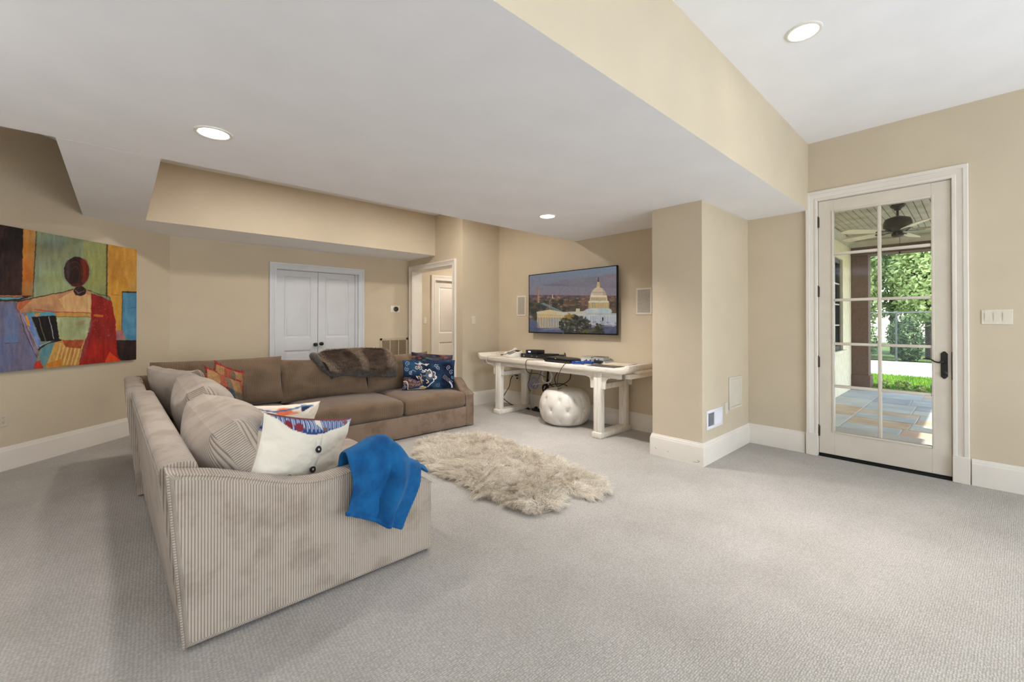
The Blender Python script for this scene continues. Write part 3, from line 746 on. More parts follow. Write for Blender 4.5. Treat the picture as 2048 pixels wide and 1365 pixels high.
def tree(nm, x, y, hgt, blobs, n, size, mi, label, seed):
    t = thing(nm, label, 'tree' if nm == 'tree' else 'shrub', (x, y, GZ - .1), 'trees and shrubs beyond the fence')
    tr = MB().tube([(x, y, GZ - .1), (x + .1, y + .05, hgt * .4), (x, y + .1, hgt * .75)], [.16, .12, .06], 8, smooth=3)
    for q in range(5):
        aa = q * 1.3 + seed; tr.tube([(x, y, hgt * (.25 + .1 * q)), (x + math.cos(aa) * min(.9, hgt * .2), y + math.sin(aa) * min(.9, hgt * .2), hgt * (.4 + .1 * q))], [.06, .02], 6)
    part(tr, 'trunk', M['bark'], t)
    V, F = leaf_cloud([(x + b[0], y + b[1], b[2], b[3], b[3], b[4]) for b in blobs], n, size, seed)
    part(MB().add(V, F), 'foliage', M['leaves'][mi], t, smooth=0, kind='stuff')
blob = lambda *a: list(a)
tree('tree', 22.9, 3.75, 5.2, [(0, 0, 3.4, 1.25, 1.6), (.1, -.1, 2.0, 1.1, 1.1), (0, .1, 4.6, 1.2, 1.2)], 7000, .11, 0, 'bright yellow-green leafy tree next to the brown porch column', 11)
tree('tree', 23.0, 1.15, 6.0, [(0, 0, 3.2, 1.28, 1.4), (0, .05, 4.7, 1.25, 1.5), (0, 0, 2.1, 1.1, 1.0)], 9000, .10, 0, 'bright yellow-green tree filling the right column of door panes', 12)
tree('tree', 26.2, 2.5, 7.5, [(0, 0, 5.0, 1.7, 2.2), (0, -.2, 3.0, 1.6, 1.6), (0, .2, 6.6, 1.4, 1.4)], 8000, .13, 1, 'tall mid-green tree standing behind the yellow-green trees', 13)
tree('tree', 26.4, -1.7, 8.0, [(0, 0, 5.2, 1.8, 2.2), (0, .1, 2.6, 1.8, 1.8)], 8000, .14, 2, 'tall dark green tree seen at the right edge of the door glass', 14)
tree('tree', 26.6, 6.4, 8.0, [(0, 0, 4.6, 2.0, 2.8), (0, -.1, 2.4, 1.8, 1.6)], 7000, .14, 2, 'dark green tree behind the brown porch column', 15)
tree('shrub', 21.4, 3.2, 1.3, [(0, 0, .7, .55, .85), (0, -.25, .6, .5, .75)], 3500, .07, 1, 'mid-green shrub pressed against the back of the fence by the column', 16)
tree('shrub', 21.45, 1.7, 1.3, [(0, 0, .6, .5, .85), (0, .1, .8, .5, .7)], 3500, .07, 2, 'dark green shrub against the back of the fence left of its post', 19)
tree('shrub', 21.4, .30, 1.3, [(0, 0, .7, .5, .85), (0, -.1, .9, .5, .8)], 3500, .07, 0, 'yellow-green shrub against the back of the fence at the right', 17)
tree('shrub', 21.4, -1.2, 1.5, [(0, 0, .8, .6, 1.0)], 2500, .075, 1, 'mid-green shrub behind the fence farthest right', 18)
# little plants on the patio edge
def clump(x, y, r, hgt, label, nm='leafy_perennial', mi=0, seed=0):
    V, F = leaf_cloud([(x, y, GZ + hgt * .45, r, r, hgt * .55)], 260, .035, seed)
    MB().add(V, F).build(nm, M['leaves'][mi], None, 0, label=label, cat='plant', group='small plants along the patio edge')
def tuft(x, y, hgt, label, seed):
    r = np.random.default_rng(seed); V = []; F = []
    for k in range(46):
        a = r.uniform(0, 6.283); l = r.uniform(.02, .09); hh = hgt * r.uniform(.6, 1); o = len(V); px, py = -math.sin(a) * .006, math.cos(a) * .006
        for q, t_ in ((0, 1), (.5, .9), (1, .1)):
            rx = x + math.cos(a) * l * q * q; ry = y + math.sin(a) * l * q * q; z = GZ - .03 + hh * (q - .12 * q * q); V += [(rx - px * t_, ry - py * t_, z), (rx + px * t_, ry + py * t_, z)]
        F += [(o, o + 1, o + 3, o + 2), (o + 2, o + 3, o + 5, o + 4)]
    MB().add(V, F).build('grass_tuft', M['leaves'][1], None, 0, label=label, cat='plant', group='small plants along the patio edge')
clump(11.72, 1.30, .13, .2, 'low leafy plant at the foot of the brown porch column', seed=21)
clump(11.75, 1.0, .15, .22, 'low yellow-green leafy plant just right of the middle muntin', seed=22)
clump(11.78, .74, .1, .14, 'lowest yellow-green leafy plant between two others at the patio edge', seed=23)
tuft(11.70, .56, .30, 'spiky grass tuft at the patio edge near the leafy plants', 24)
tuft(11.72, .10, .30, 'spiky grass tuft at the patio edge seen at the right of the glass', 25)
tuft(11.70, .33, .24, 'shorter grass tuft between the two taller ones', 26)

# ------------------------------------------------------------------ sectional sofa
M['cord_light'] = corduroy('corduroy_lit', (184, 170, 156), (136, 122, 110), .0107, 1.35)  # sectional cloth as lit at the near end, light put into the colour
M['cord'] = corduroy('corduroy_shaded', (124, 104, 85), (88, 72, 58), .0107, 1.2)  # same cloth darkened for the dim far end, shade put into the colour
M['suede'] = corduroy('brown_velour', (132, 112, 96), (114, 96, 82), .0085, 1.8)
M['glide'] = paint('sofa_glide', (40, 34, 30), .7, .1, 10)

def poly_inset(P, d):
    n = len(P); out = []
    for i in range(n):
        a, b, c = (np.array(P[(i + q) % n], float) for q in (-1, 0, 1))
        e1 = (b - a) / np.linalg.norm(b - a); e2 = (c - b) / np.linalg.norm(c - b)
        n1 = np.array([-e1[1], e1[0]]); n2 = np.array([-e2[1], e2[0]]); m = n1 + n2; m = m / max(m @ n1, .45)
        out.append(tuple(b + m * d))
    return out
def smooth_path(P, k=4):
    return [(v.x, v.y) for v in catmull([Vector((a, b, 0)) for a, b in P], k)]
def puff_panel(mb, poly, t0, t1, mapf, r=.02, rib=0):
    """upholstered slab: counter-clockwise outline extruded t0..t1 with rounded rims; rib counts along outline coordinate `rib`"""
    ts = [(t0, r), (t0 + r * .12, r * .5), (t0 + r * .4, r * .15), (t0 + r, 0), (t1 - r, 0), (t1 - r * .4, r * .15), (t1 - r * .12, r * .5), (t1, r)]
    n = len(poly); V = []; U = []; s = np.concatenate([[0], np.cumsum([math.dist(poly[i], poly[(i + 1) % n]) for i in range(n)])])
    for t, ins in ts:
        Q = poly_inset(poly, ins)
        for i in range(n): V.append(mapf(Q[i][0], Q[i][1], t)); U.append((s[i], t))
    F = [(r_ * n + i, r_ * n + (i + 1) % n, (r_ + 1) * n + (i + 1) % n, (r_ + 1) * n + i) for r_ in range(len(ts) - 1) for i in range(n)]
    # last quad of every ring closes the seam; give it its own u
    mb.add(V, F, U)
    for k, rev in ((0, True), (len(ts) - 1, False)):
        Q = poly_inset(poly, ts[k][1]); C = [mapf(a, b, ts[k][0]) for a, b in Q]
        f = tuple(range(n)); mb.add(C, [f[::-1] if rev else f], [(q[rib], q[1 - rib]) for q in Q])
    return mb

ARM = [(0.0, .395), (.045, .418), (.14, .462), (.20, .52), (.27, .572), (.36, .572), (.48, .563), (.60, .556), (.72, .574), (.85, .618), (.97, .665), (1.07, .695), (1.16, .716)]
# --- near section (runs towards the camera, its arm closest)
sofaB = thing('sectional_sofa', 'near section of the taupe corduroy sectional, its sloping arm towards the camera', 'sofa', (.75, 3.2, 0), 'two halves of the corduroy sectional')
top = smooth_path([(1.318 - s, z) for s, z in ARM], 3)
arm = [(.188, .014), (1.316, .014)] + [(1.321, .2)] + top[:-1] + [(.131, .722)]
mb = puff_panel(MB(), arm, -2.236, -2.108, lambda a, b, t: (a, -t, b), .022, 0)
part(mb, 'arm', M['cord_light'], sofaB, smooth=50)
part(MB().tube([(x, 2.112, z - .004) for x, z in top] , .0055, 6).tube([(.136, 2.112, .715), (.189, 2.112, .02)], .005, 6), 'welt', M['cord_light'], sofaB)
# back: leaning, rounded top, rising slightly away from the arm
def back_panel(p0, p1, lean, th, z0, z1, rib_along=True, n=14):
    """p0->p1 outer bottom line in plan; inside lies to the left of the walk"""
    p0, p1 = np.array(p0, float), np.array(p1, float); d = (p1 - p0); L = np.linalg.norm(d); d /= L; nin = np.array([-d[1], d[0]]); mb = MB()
    P = []; U = []
    for i in range(n + 1):
        s = L * i / n; zt = z0 + (z1 - z0) * i / n; b = p0 + d * s
        prof = [(0, .014), (-lean * .5, zt * .5), (-lean * .96, zt - .035), (-lean * .93, zt - .012), (-lean + .02, zt), (-lean + th * .5, zt + .004), (-lean + th - .02, zt), (-lean + th - .002, zt - .015), (-lean + th + .004, zt - .04), (th * .9, .3), (th * 1.0, .014)]
        cum = 0; row = []; ur = []
        for k, (o, z) in enumerate(prof):
            row.append((*(b + nin * o), z)); ur.append((s, z))
        P.append(row); U.append(ur)
    P = np.array(P); U = np.array(U); mb.grid(P[:, ::-1], U[:, ::-1])
    for k, rev in ((0, False), (n, True)):
        row = P[k]; m_ = len(row); f = list(range(m_)); o = (row[:, :2] - (p0 if k == 0 else p1)) @ nin
        mb.add(row, [f[::-1] if rev else f], np.stack([o, row[:, 2]], -1))
    return mb
part(back_panel((.136, 4.226), (.188, 2.22), .075, .13, .79, .728), 'back', M['cord_light'], sofaB, smooth=50)
part(MB().tube([(.064, 4.225, .755), (.117, 2.22, .692)], .0045, 6), 'welt', M['cord_light'], sofaB)
part(MB().box(.27, 1.30, 2.232, 4.222, .014, .25, .01), 'base', M['suede'], sofaB)
for x in (.26, 1.25):
    for y in (2.2, 4.15): part(MB().lathe([(.02, 0), (.022, .016)], (x, y, 0), 10), 'glide', M['glide'], sofaB)
for k, (a, b) in enumerate(((2.246, 3.236), (3.242, 4.236))):
    mb = MB(); rbox(mb, .30, 1.305, a, b, .252, .43, .05, 12, .035, 'y', .006, 30 + k); part(mb, 'seat_cushion', M['cord_light' if k == 0 else 'cord'], sofaB, smooth=60)
def back_cushion(parent, c, U, V, w, h, t, seed, mat, edge=.09, pinch=.035, wr=.010, sag=.05):
    mb = MB(); add_pillow(mb, w, h, t, nx=44, ny=34, pinch=pinch, edge=edge, wr=wr, seed=seed, sag=sag, p=2.4)
    Mt = frame_matrix(c, U, V)
    for a in mb.v: a[:] = (np.array(Mt)[:3, :3] @ a.T).T + np.array(c)
    return part(mb, 'back_cushion', mat, parent, smooth=75)
# cushions leaning on the back of the near section (front faces look to +x and up)
back_cushion(sofaB, (.47, 2.79, .615), (0, 1, 0), (-.58, .02, 1), 1.02, .52, .42, 3, M['cord_light'])
back_cushion(sofaB, (.46, 3.74, .652), (0.02, 1, 0), (-.45, .0, 1), .95, .52, .36, 5, M['cord_light'])

# --- far section (along the closet wall)
sofaA = thing('sectional_sofa', 'far section of the brown corduroy sectional, in front of the white double doors', 'sofa', (1.7, 4.9, 0), 'two halves of the corduroy sectional')
topA = smooth_path([(4.296 + s, z) for s, z in ARM], 3)
armA = [(5.44, .716), *topA[::-1][1:], (4.293, .2), (4.296, .014), (5.40, .014)]
mb = puff_panel(MB(), armA[::1], 3.178, 3.304, lambda a, b, t: (t, a, b), .022, 0)
part(mb, 'arm', M['suede'], sofaA, smooth=50)
part(MB().tube([(3.30, y, z - .004) for y, z in topA], .0045, 6), 'welt', M['cord'], sofaA)
part(back_panel((3.29, 5.40), (.10, 5.40), .06, .13, .785, .79), 'back', M['cord'], sofaA, smooth=50)
part(back_panel((.10, 5.42), (.10, 4.232), .075, .13, .79, .785), 'side_back', M['cord_light'], sofaA, smooth=50)
part(MB().box(.22, 3.185, 4.302, 5.38, .014, .25, .01), 'base', M['suede'], sofaA)
for x in (.3, 3.2):
    for y in (4.36, 5.3): part(MB().lathe([(.02, 0), (.022, .016)], (x, y, 0), 10), 'glide', M['glide'], sofaA)
for k, (a, b) in enumerate(((.235, 1.295), (1.30, 2.332), (2.338, 3.178))):
    mb = MB(); rbox(mb, a, b, 4.286, 5.12, .252, .43, .05, 12, .04, 'x', .006, 40 + k); part(mb, 'seat_cushion', M['cord'], sofaA, smooth=60)
for k, (x0, x1, zc, hh) in enumerate(((.20, 1.285, .695, .48), (1.255, 2.215, .665, .46), (2.20, 3.09, .665, .47))):
    back_cushion(sofaA, ((x0 + x1) / 2, 5.06, zc), (1, 0, 0), (0, .26, 1), x1 - x0, hh, .27, 50 + k, M['cord'], sag=.03 if k else 0)
# corner cushion of the far section, leaning in the corner
back_cushion(sofaA, (.40, 4.62, .68), (-.35, .94, 0), (-.36, -.1, 1), .72, .50, .26, 61, M['cord_light'], edge=.05)

# ------------------------------------------------------------------ wall fixtures
def on_wall(O, U, N):
    """matrix whose x runs along the wall, y up, z out of the wall"""
    O, U, N = Vector(O), Vector(U), Vector(N)
    return Matrix(((U.x, 0, N.x, O.x), (U.y, 0, N.y, O.y), (U.z, 1, N.z, O.z), (0, 0, 0, 1)))
def wall_thing(name, label, cat, O, U, N, group=None):
    t = thing(name, label, cat, group=group); t.matrix_world = on_wall(O, U, N); return t
def lp(mb, name, mats, parent, **kw): return mb.build(name, mats, parent, **kw)
SQ = math.sqrt(.5)
def outlet(label, O, U, N, mat):
    t = wall_thing('electrical_outlet', label, 'outlet', O, U, N)
    lp(MB().box(-.035, .035, -.057, .057, 0, .006, .0025), 'cover_plate', mat, t)
    for z in (-.021, .021):
        r = lp(MB().prism([(-.014, z - .013), (.014, z - .013), (.017, z - .006), (.017, z + .006), (.014, z + .013), (-.014, z + .013), (-.017, z + .006), (-.017, z - .006)], .006, .0085, bev=.001), 'receptacle', mat, t)
        lp(MB().box(-.0075, -.005, z, z + .008, .0084, .0088).box(.005, .0075, z + .001, z + .007, .0084, .0088).lathe([(.0025, .0084), (.0025, .0088)], (0, z - .006, 0), 8), 'slot', M['dark_hole'], r)
    return t
outlet('almond double outlet on the left wall under the painting', (-.757, 5.778, .445), (SQ, SQ, 0), (SQ, -SQ, 0), M['almond'])
outlet('double outlet on the television wall under the right end of the console table', (XT, 2.832, .443), (0, -1, 0), (-1, 0, 0), M['almond'])
OUT = outlet('double outlet behind the left table legs with a black plug in it', (XT, 4.87, .44), (0, -1, 0), (-1, 0, 0), M['almond'])
def rocker(name, label, O, U, N, n, mat):
    t = wall_thing(name, label, 'light switch', O, U, N); w_ = .024 + .0465 * n
    lp(MB().box(-w_ / 2, w_ / 2, -.058, .058, 0, .006, .0025), 'cover_plate', mat, t)
    for k in range(n):
        x = (k - (n - 1) / 2) * .0465
        lp(MB().prism([(-.033, .004), (.033, .004), (.033, .0112), (-.033, .0088)], -.0165, .0165, Matrix(((0, 0, 1, x), (1, 0, 0, 0), (0, 1, 0, 0), (0, 0, 0, 1)))), 'rocker', mat, t)
        for z in (-.048, .048): lp(MB().lathe([(.003, .0058), (.0025, .0068)], (x, z, 0), 8), 'screw', M['plastic'], t)
    return t
M['switchplate'] = paint('switch_cream', (222, 213, 197), .4, .01, 5, spec=.4)
rocker('light_switch', 'wide cream switch plate with three rockers to the right of the glass door', (XD, -.118, 1.347), (0, -1, 0), (-1, 0, 0), 3, M['switchplate'])
rocker('light_switch', 'single switch on the narrow wall left of the television niche', (4.08, YS, 1.336), (1, 0, 0), (0, -1, 0), 1, M['switchplate'])
rocker('light_switch', 'single switch inside the hall beside the hall door', (4.215, YB, 1.33), (1, 0, 0), (0, -1, 0), 1, M['switchplate'])
t = wall_thing('thermostat', 'white thermostat with round dark dial, between the double doors and hall opening', 'thermostat', (3.607, YB, 1.536), (1, 0, 0), (0, -1, 0))
lp(MB().box(-.085, .085, -.058, .058, 0, .006, .003), 'back_plate', M['plastic'], t)
lp(MB().lathe([(.044, .006), (.045, .018), (.042, .026), (.036, .029)], (.012, 0, 0), 32), 'bezel', M['hinge'], t)
M['dialface'] = paint('thermostat_face', (58, 46, 30), .15, .1, 40, spec=.6)
lp(MB().lathe([(.036, .029), (.034, .0305), (.01, .031)], (.012, 0, 0), 32), 'dial', M['dialface'], t)
# return air grille low on the closet wall
M['grille'] = paint('tan_grille_enamel', (190, 176, 152), .5, .02, 8)
t = wall_thing('return_air_grille', 'large tan three-bay return air grille behind the far sofa back', 'vent', (3.59, YB, .72), (1, 0, 0), (0, -1, 0))
gw, gh = .27, .30
lp(MB().box(-gw, gw, -gh, -gh + .04, 0, .012, .003).box(-gw, gw, gh - .04, gh, 0, .012, .003).box(-gw, -gw + .04, -gh, gh, 0, .012, .003).box(gw - .04, gw, -gh, gh, 0, .012, .003), 'frame', M['grille'], t)
lp(MB().box(-gw + .03, gw - .03, -gh + .03, gh - .03, .0005, .0015), 'duct_opening', M['dark_hole'], t)
for x in (-.082, .082): lp(MB().box(x - .007, x + .007, -gh + .03, gh - .03, .002, .012), 'mullion', M['grille'], t)
M['louvre'] = paint('shaded_louvre', (150, 132, 108), .6, .03, 8)  # slat colour darkened to paint in the shade between slats
for b in range(3):
    x0 = -.23 + b * .1545 + (.0 if b == 0 else 0); sl = MB()
    xa, xb_ = (-.232, -.088) if b == 0 else ((-.076, .076) if b == 1 else (.088, .232))
    for k in range(31):
        z = -.25 + k * .0165; sl.cur = 0; sl.add([(xa, z, .011), (xb_, z, .011), (xb_, z + .012, .003), (xa, z + .012, .003), (xa, z + .0015, .0118), (xb_, z + .0015, .0118), (xb_, z + .0135, .0038), (xa, z + .0135, .0038)], [(0, 1, 2, 3), (7, 6, 5, 4), (0, 4, 5, 1), (1, 5, 6, 2), (3, 7, 4, 0)])
    lp(sl, 'louvre_bay', M['louvre'], t, kind='stuff', smooth=0)
# in-wall speakers
M['spkgrille'] = paint('speaker_cloth', (184, 176, 164), .9, .06, 120, .4, 500)
def speaker(label, y, z, hw, hh):
    t = wall_thing('wall_speaker', label, 'speaker', (XT, y, z), (0, -1, 0), (-1, 0, 0), 'flush wall speakers beside the television')
    b = .022
    lp(MB().box(-hw, hw, -hh, -hh + b, 0, .008, .002).box(-hw, hw, hh - b, hh, 0, .008, .002).box(-hw, -hw + b, -hh + b, hh - b, 0, .008, .002).box(hw - b, hw, -hh + b, hh - b, 0, .008, .002), 'frame', M['trim'], t)
    lp(MB().box(-hw + b, hw - b, -hh + b, hh - b, 0, .005, .001), 'grille', M['spkgrille'], t)
speaker('flush white-framed wall speaker to the left of the television', 4.79, 1.557, .099, .158)
speaker('flush white-framed wall speaker between the television and the pier', 2.675, 1.556, .104, .160)
# supply register and access panel on the pier side
M['reg'] = paint('cool_white_register', (226, 226, 232), .4, .01, 8)
t = wall_thing('wall_register', 'white wall register with two louvre bays low on the side of the pier', 'vent', (4.141, YP, .398), (1, 0, 0), (0, -1, 0))
lp(MB().box(-.178, .178, -.088, -.06, 0, .012, .004).box(-.178, .178, .06, .088, 0, .012, .004).box(-.178, -.148, -.06, .06, 0, .012, .004).box(.148, .178, -.06, .06, 0, .012, .004).box(-.01, .01, -.06, .06, 0, .011, .002), 'frame', M['reg'], t)
M['regdark'] = paint('register_depth', (120, 124, 134), .6, .03, 8)
lp(MB().box(-.15, -.009, -.062, .062, .0005, .0012), 'duct_opening', M['regdark'], t); lp(MB().box(.009, .15, -.062, .062, .0005, .0022), 'duct_opening', M['reg'], t)
for xa, xb_, tl in ((-.148, -.01, -1), (.01, .148, 1)):
    for k in range(9):
        x = xa + .008 + k * .0153; lp(MB().add([(x, -.06, .002), (x + tl * .007, -.06, .0095), (x + tl * .007, .06, .0095), (x, .06, .002), (x + .0014, -.06, .002), (x + tl * .007 + .0014, -.06, .0095), (x + tl * .007 + .0014, .06, .0095), (x + .0014, .06, .002)], [(0, 1, 2, 3), (7, 6, 5, 4), (1, 5, 6, 2), (0, 4, 5, 1), (3, 2, 6, 7)]), 'louvre', M['reg'], t, smooth=0)
M['wallplate'] = paint('painted_plate', (212, 204, 190), .5, .01, 6)
t = wall_thing('access_panel', 'rectangular cream access panel on the side of the pier above the baseboard', 'panel', (4.66, YP, .584), (1, 0, 0), (0, -1, 0))
lp(MB().box(-.165, .165, -.163, -.138, 0, .012, .003).box(-.165, .165, .138, .163, 0, .012, .003).box(-.165, -.138, -.14, .14, 0, .012, .003).box(.138, .165, -.14, .14, 0, .012, .003), 'frame', M['wallplate'], t)
lp(MB().box(-.137, .137, -.137, .137, 0, .007, .002), 'cover', M['wallplate'], t)
t = wall_thing('blank_wall_plate', 'small blank wall plate between the register and the access panel', 'plate', (4.43, YP, .452), (1, 0, 0), (0, -1, 0))
lp(MB().box(-.037, .037, -.057, .057, 0, .006, .0025), 'plate', M['wallplate'], t); [lp(MB().lathe([(.003, .006), (.0025, .007)], (0, z, 0), 8), 'screw', M['plastic'], t) for z in (.042, -.042)]

# ------------------------------------------------------------------ abstract painting on the angled wall
def grid_picture(mb_name, mat, parent, O, U, Vv, nu, nv, canvas, mapper, thick, smooth=0):
    """flat picture surface as a fine grid whose vertices carry the painted colours"""
    O, U, Vv = (np.array(q, float) for q in (O, U, Vv)); a = np.linspace(0, 1, nu); b = np.linspace(0, 1, nv)
    A, B = np.meshgrid(a, b, indexing='ij'); P = O + A[..., None] * U + B[..., None] * Vv
    mb = MB().grid(P); root = parent; off = np.zeros(3)
    while root is not None: off += np.array(root.location); root = root.parent
    for q in mb.v: q -= off
    me = mb.mesh(mb_name, mat, 0); cx, cy = mapper(A.ravel(), B.ravel(), P.reshape(-1, 3)); set_cols(me, canvas.sample(cx, cy))
    return link(mb_name, me, parent)
PC = 4.2655
c = Canvas(-560, 0, 1237, 1365, 860, (120, 132, 112))
c.poly([(-560, 0), (200, 60), (195, 700), (-560, 690)], (26, 18, 20), c2=(52, 30, 30), nscale=.008)
c.poly([(30, 300), (80, 300), (80, 620), (20, 640)], (70, 34, 30), .5, c2=(26, 18, 20), nscale=.02)
c.poly([(195, 60), (312, 60), (282, 700), (185, 690)], (206, 128, 44), c2=(176, 100, 36), nscale=.006)
c.poly([(200, 60), (250, 60), (240, 350), (196, 420)], (214, 156, 92), .5, c2=(206, 128, 44), nscale=.01)
c.line([(312, 100), (283, 700)], 10, (40, 26, 22)); c.line([(196, 90), (184, 690)], 6, (40, 24, 20))
c.poly([(318, 80), (915, 200), (912, 705), (780, 680), (620, 635), (385, 690), (285, 705)], (124, 134, 112), c2=(146, 150, 92), nscale=.004, seed=4)
c.poly([(700, 180), (915, 220), (912, 705), (760, 660)], (158, 156, 84), .6, c2=(140, 148, 96), nscale=.007, seed=9)
for q in ((380, 190, 90, 40), (420, 450, 80, 60), (350, 640, 90, 50), (470, 230, 70, 30), (560, 620, 60, 40)): c.ell(*q, (150, 178, 162), .35, 1.2)
c.ell(420, 330, 110, 80, (110, 110, 98), .4, 1.0)
c.line([(912, 240), (910, 700)], 11, (62, 58, 40))
c.poly([(918, 240), (1240, 290), (1240, 700), (1045, 690), (1040, 990), (985, 990), (940, 720), (918, 690)], (206, 152, 62), c2=(182, 128, 52), nscale=.006, seed=5)
c.poly([(1050, 270), (1240, 290), (1240, 640), (1090, 660)], (188, 150, 84), .7, c2=(208, 150, 66), nscale=.012, seed=8)
c.line([(950, 680), (1045, 690)], 3, (120, 80, 40))
c.poly([(1045, 668), (1240, 665), (1240, 1080), (1085, 1065), (1045, 990)], (86, 146, 176), c2=(70, 122, 156), nscale=.01); c.line([(1045, 660), (1240, 660)], 12, (34, 26, 28)); c.line([(1044, 662), (1040, 990)], 5, (40, 40, 50)); c.line([(1090, 800), (1160, 790)], 3, (60, 80, 110))
c.poly([(990, 985), (1050, 985), (1065, 1060), (990, 1070)], (150, 96, 110), c2=(180, 120, 110), nscale=.03)
c.poly([(985, 1070), (1240, 1070), (1240, 1260), (1030, 1240), (985, 1190)], (34, 22, 24), c2=(56, 34, 34), nscale=.01)
# left lower blues
c.poly([(-560, 690), (285, 690), (150, 740), (-560, 745)], (62, 40, 42)); c.poly([(-560, 700), (200, 704), (150, 722), (-560, 712)], (90, 160, 176)); c.poly([(-560, 678), (190, 690), (190, 698), (-560, 690)], (200, 116, 50))
c.poly([(-560, 745), (130, 745), (200, 960), (310, 1220), (310, 1365), (-560, 1365)], (98, 108, 150), c2=(116, 108, 130), nscale=.006, seed=6)
c.poly([(40, 760), (110, 760), (160, 900), (165, 1090), (35, 1095)], (96, 124, 166), .8, c2=(112, 118, 152), nscale=.01); c.line([(35, 1100), (165, 1088)], 3, (60, 60, 80))
c.poly([(-560, 1240), (60, 1230), (0, 1365), (-560, 1365)], (78, 120, 168), .5, c2=(104, 110, 146), nscale=.01)
# torso and skirt
c.poly([(470, 830), (785, 840), (770, 920), (740, 1075), (560, 1085), (490, 1050)], (146, 156, 112), c2=(176, 182, 140), nscale=.009, seed=12)
c.poly([(640, 920), (740, 900), (700, 945), (640, 945)], (160, 120, 96), .5)
c.poly([(480, 1060), (720, 1075), (680, 1240), (700, 1365), (380, 1365), (420, 1200)], (206, 168, 88), c2=(178, 120, 66), nscale=.008, seed=13)
for x in range(500, 700, 34): c.line([(x + 20, 1100), (x - 30, 1280)], 12, (232, 206, 130), .6)
c.poly([(530, 1070), (720, 1065), (690, 1140), (560, 1130)], (140, 48, 30), .85, c2=(176, 84, 44), nscale=.02)
c.poly([(355, 1120), (470, 1090), (400, 1270), (330, 1290)], (84, 132, 142), c2=(110, 140, 140), nscale=.012)
c.poly([(395, 1270), (520, 1230), (520, 1290), (390, 1300)], (196, 120, 40), .9); c.poly([(300, 1260), (340, 1240), (370, 1310), (290, 1310)], (186, 50, 34))
# bent arm with striped sleeve and the black fan of keys
c.poly([(120, 745), (190, 760), (235, 860), (345, 1130), (315, 1230), (215, 1010), (150, 850)], (110, 96, 108), c2=(150, 130, 140), nscale=.02, seed=14)
c.line([(150, 760), (210, 1000), (315, 1220)], 5, (50, 36, 44)); c.line([(190, 850), (260, 1000), (330, 1150)], 4, (196, 190, 214)); c.line([(170, 830), (230, 1000), (300, 1180)], 6, (150, 140, 190))
c.poly([(225, 845), (470, 830), (470, 858), (235, 872)], (84, 150, 186)); c.poly([(300, 842), (345, 838), (330, 862), (290, 866)], (210, 140, 60)); c.poly([(470, 838), (785, 848), (785, 866), (470, 862)], (204, 140, 56))
c.line([(470, 868), (785, 872)], 4, (80, 50, 40))
c.poly([(215, 870), (262, 872), (350, 1100), (325, 1125)], (120, 150, 206), c2=(96, 120, 180), nscale=.02); c.poly([(212, 860), (232, 860), (262, 950), (236, 940)], (224, 150, 60))
c.poly([(268, 872), (478, 860), (505, 1050), (520, 1070), (350, 1082)], (20, 16, 18)); c.line([(330, 880), (388, 1075)], 6, (120, 116, 90)); c.line([(418, 870), (460, 1058)], 5, (190, 200, 216))
c.line([(330, 1150), (400, 1095), (520, 1070)], 14, (30, 26, 30)); c.line([(335, 1120), (430, 1080)], 7, (150, 180, 200))
# shoulders, arms, neck
c.poly([(150, 745), (390, 690), (560, 655), (625, 632), (760, 640), (785, 690), (785, 838), (470, 830), (300, 822), (175, 835), (148, 800)], (196, 150, 108), c2=(178, 120, 84), nscale=.007, seed=15)
c.poly([(500, 720), (620, 650), (785, 690), (785, 830), (560, 828)], (216, 184, 128), .8, c2=(206, 160, 108), nscale=.009, seed=16)
c.poly([(200, 770), (470, 760), (480, 825), (200, 830)], (140, 104, 84), .5, c2=(200, 150, 110), nscale=.012, seed=17)
c.poly([(150, 745), (280, 715), (200, 790), (160, 820)], (186, 82, 48), .7); c.line([(300, 808), (470, 830), (780, 838)], 9, (176, 66, 44), .8)
c.curve([(150, 742), (390, 688), (560, 655), (625, 632)], 7, (44, 36, 28)); c.curve([(745, 640), (850, 680), (940, 715), (985, 960)], 6, (70, 50, 40))
# red drape
c.poly([(780, 672), (850, 690), (945, 735), (985, 900), (1000, 1190), (1030, 1245), (940, 1290), (670, 1290), (720, 1090), (775, 960)], (168, 34, 24), c2=(136, 30, 28), nscale=.006, seed=18)
c.poly([(770, 900), (800, 900), (740, 1150), (690, 1260), (670, 1260), (735, 1075)], (126, 60, 70), .6)
for k in range(26):
    a, b = 800 + rng.uniform(0, 150), 720 + rng.uniform(0, 330); c.line([(a, b), (a + rng.uniform(-14, 14), b + rng.uniform(4, 16))], 4, (178, 128, 92), .6)
for x in (850, 900, 950): c.line([(x, 900), (x - 20, 1230)], 8, (96, 44, 34), .4)
c.poly([(905, 1230), (935, 1170), (1030, 1245), (960, 1290), (890, 1290)], (216, 72, 30)); c.poly([(800, 850), (880, 855), (880, 870), (800, 868)], (206, 120, 44), .8)
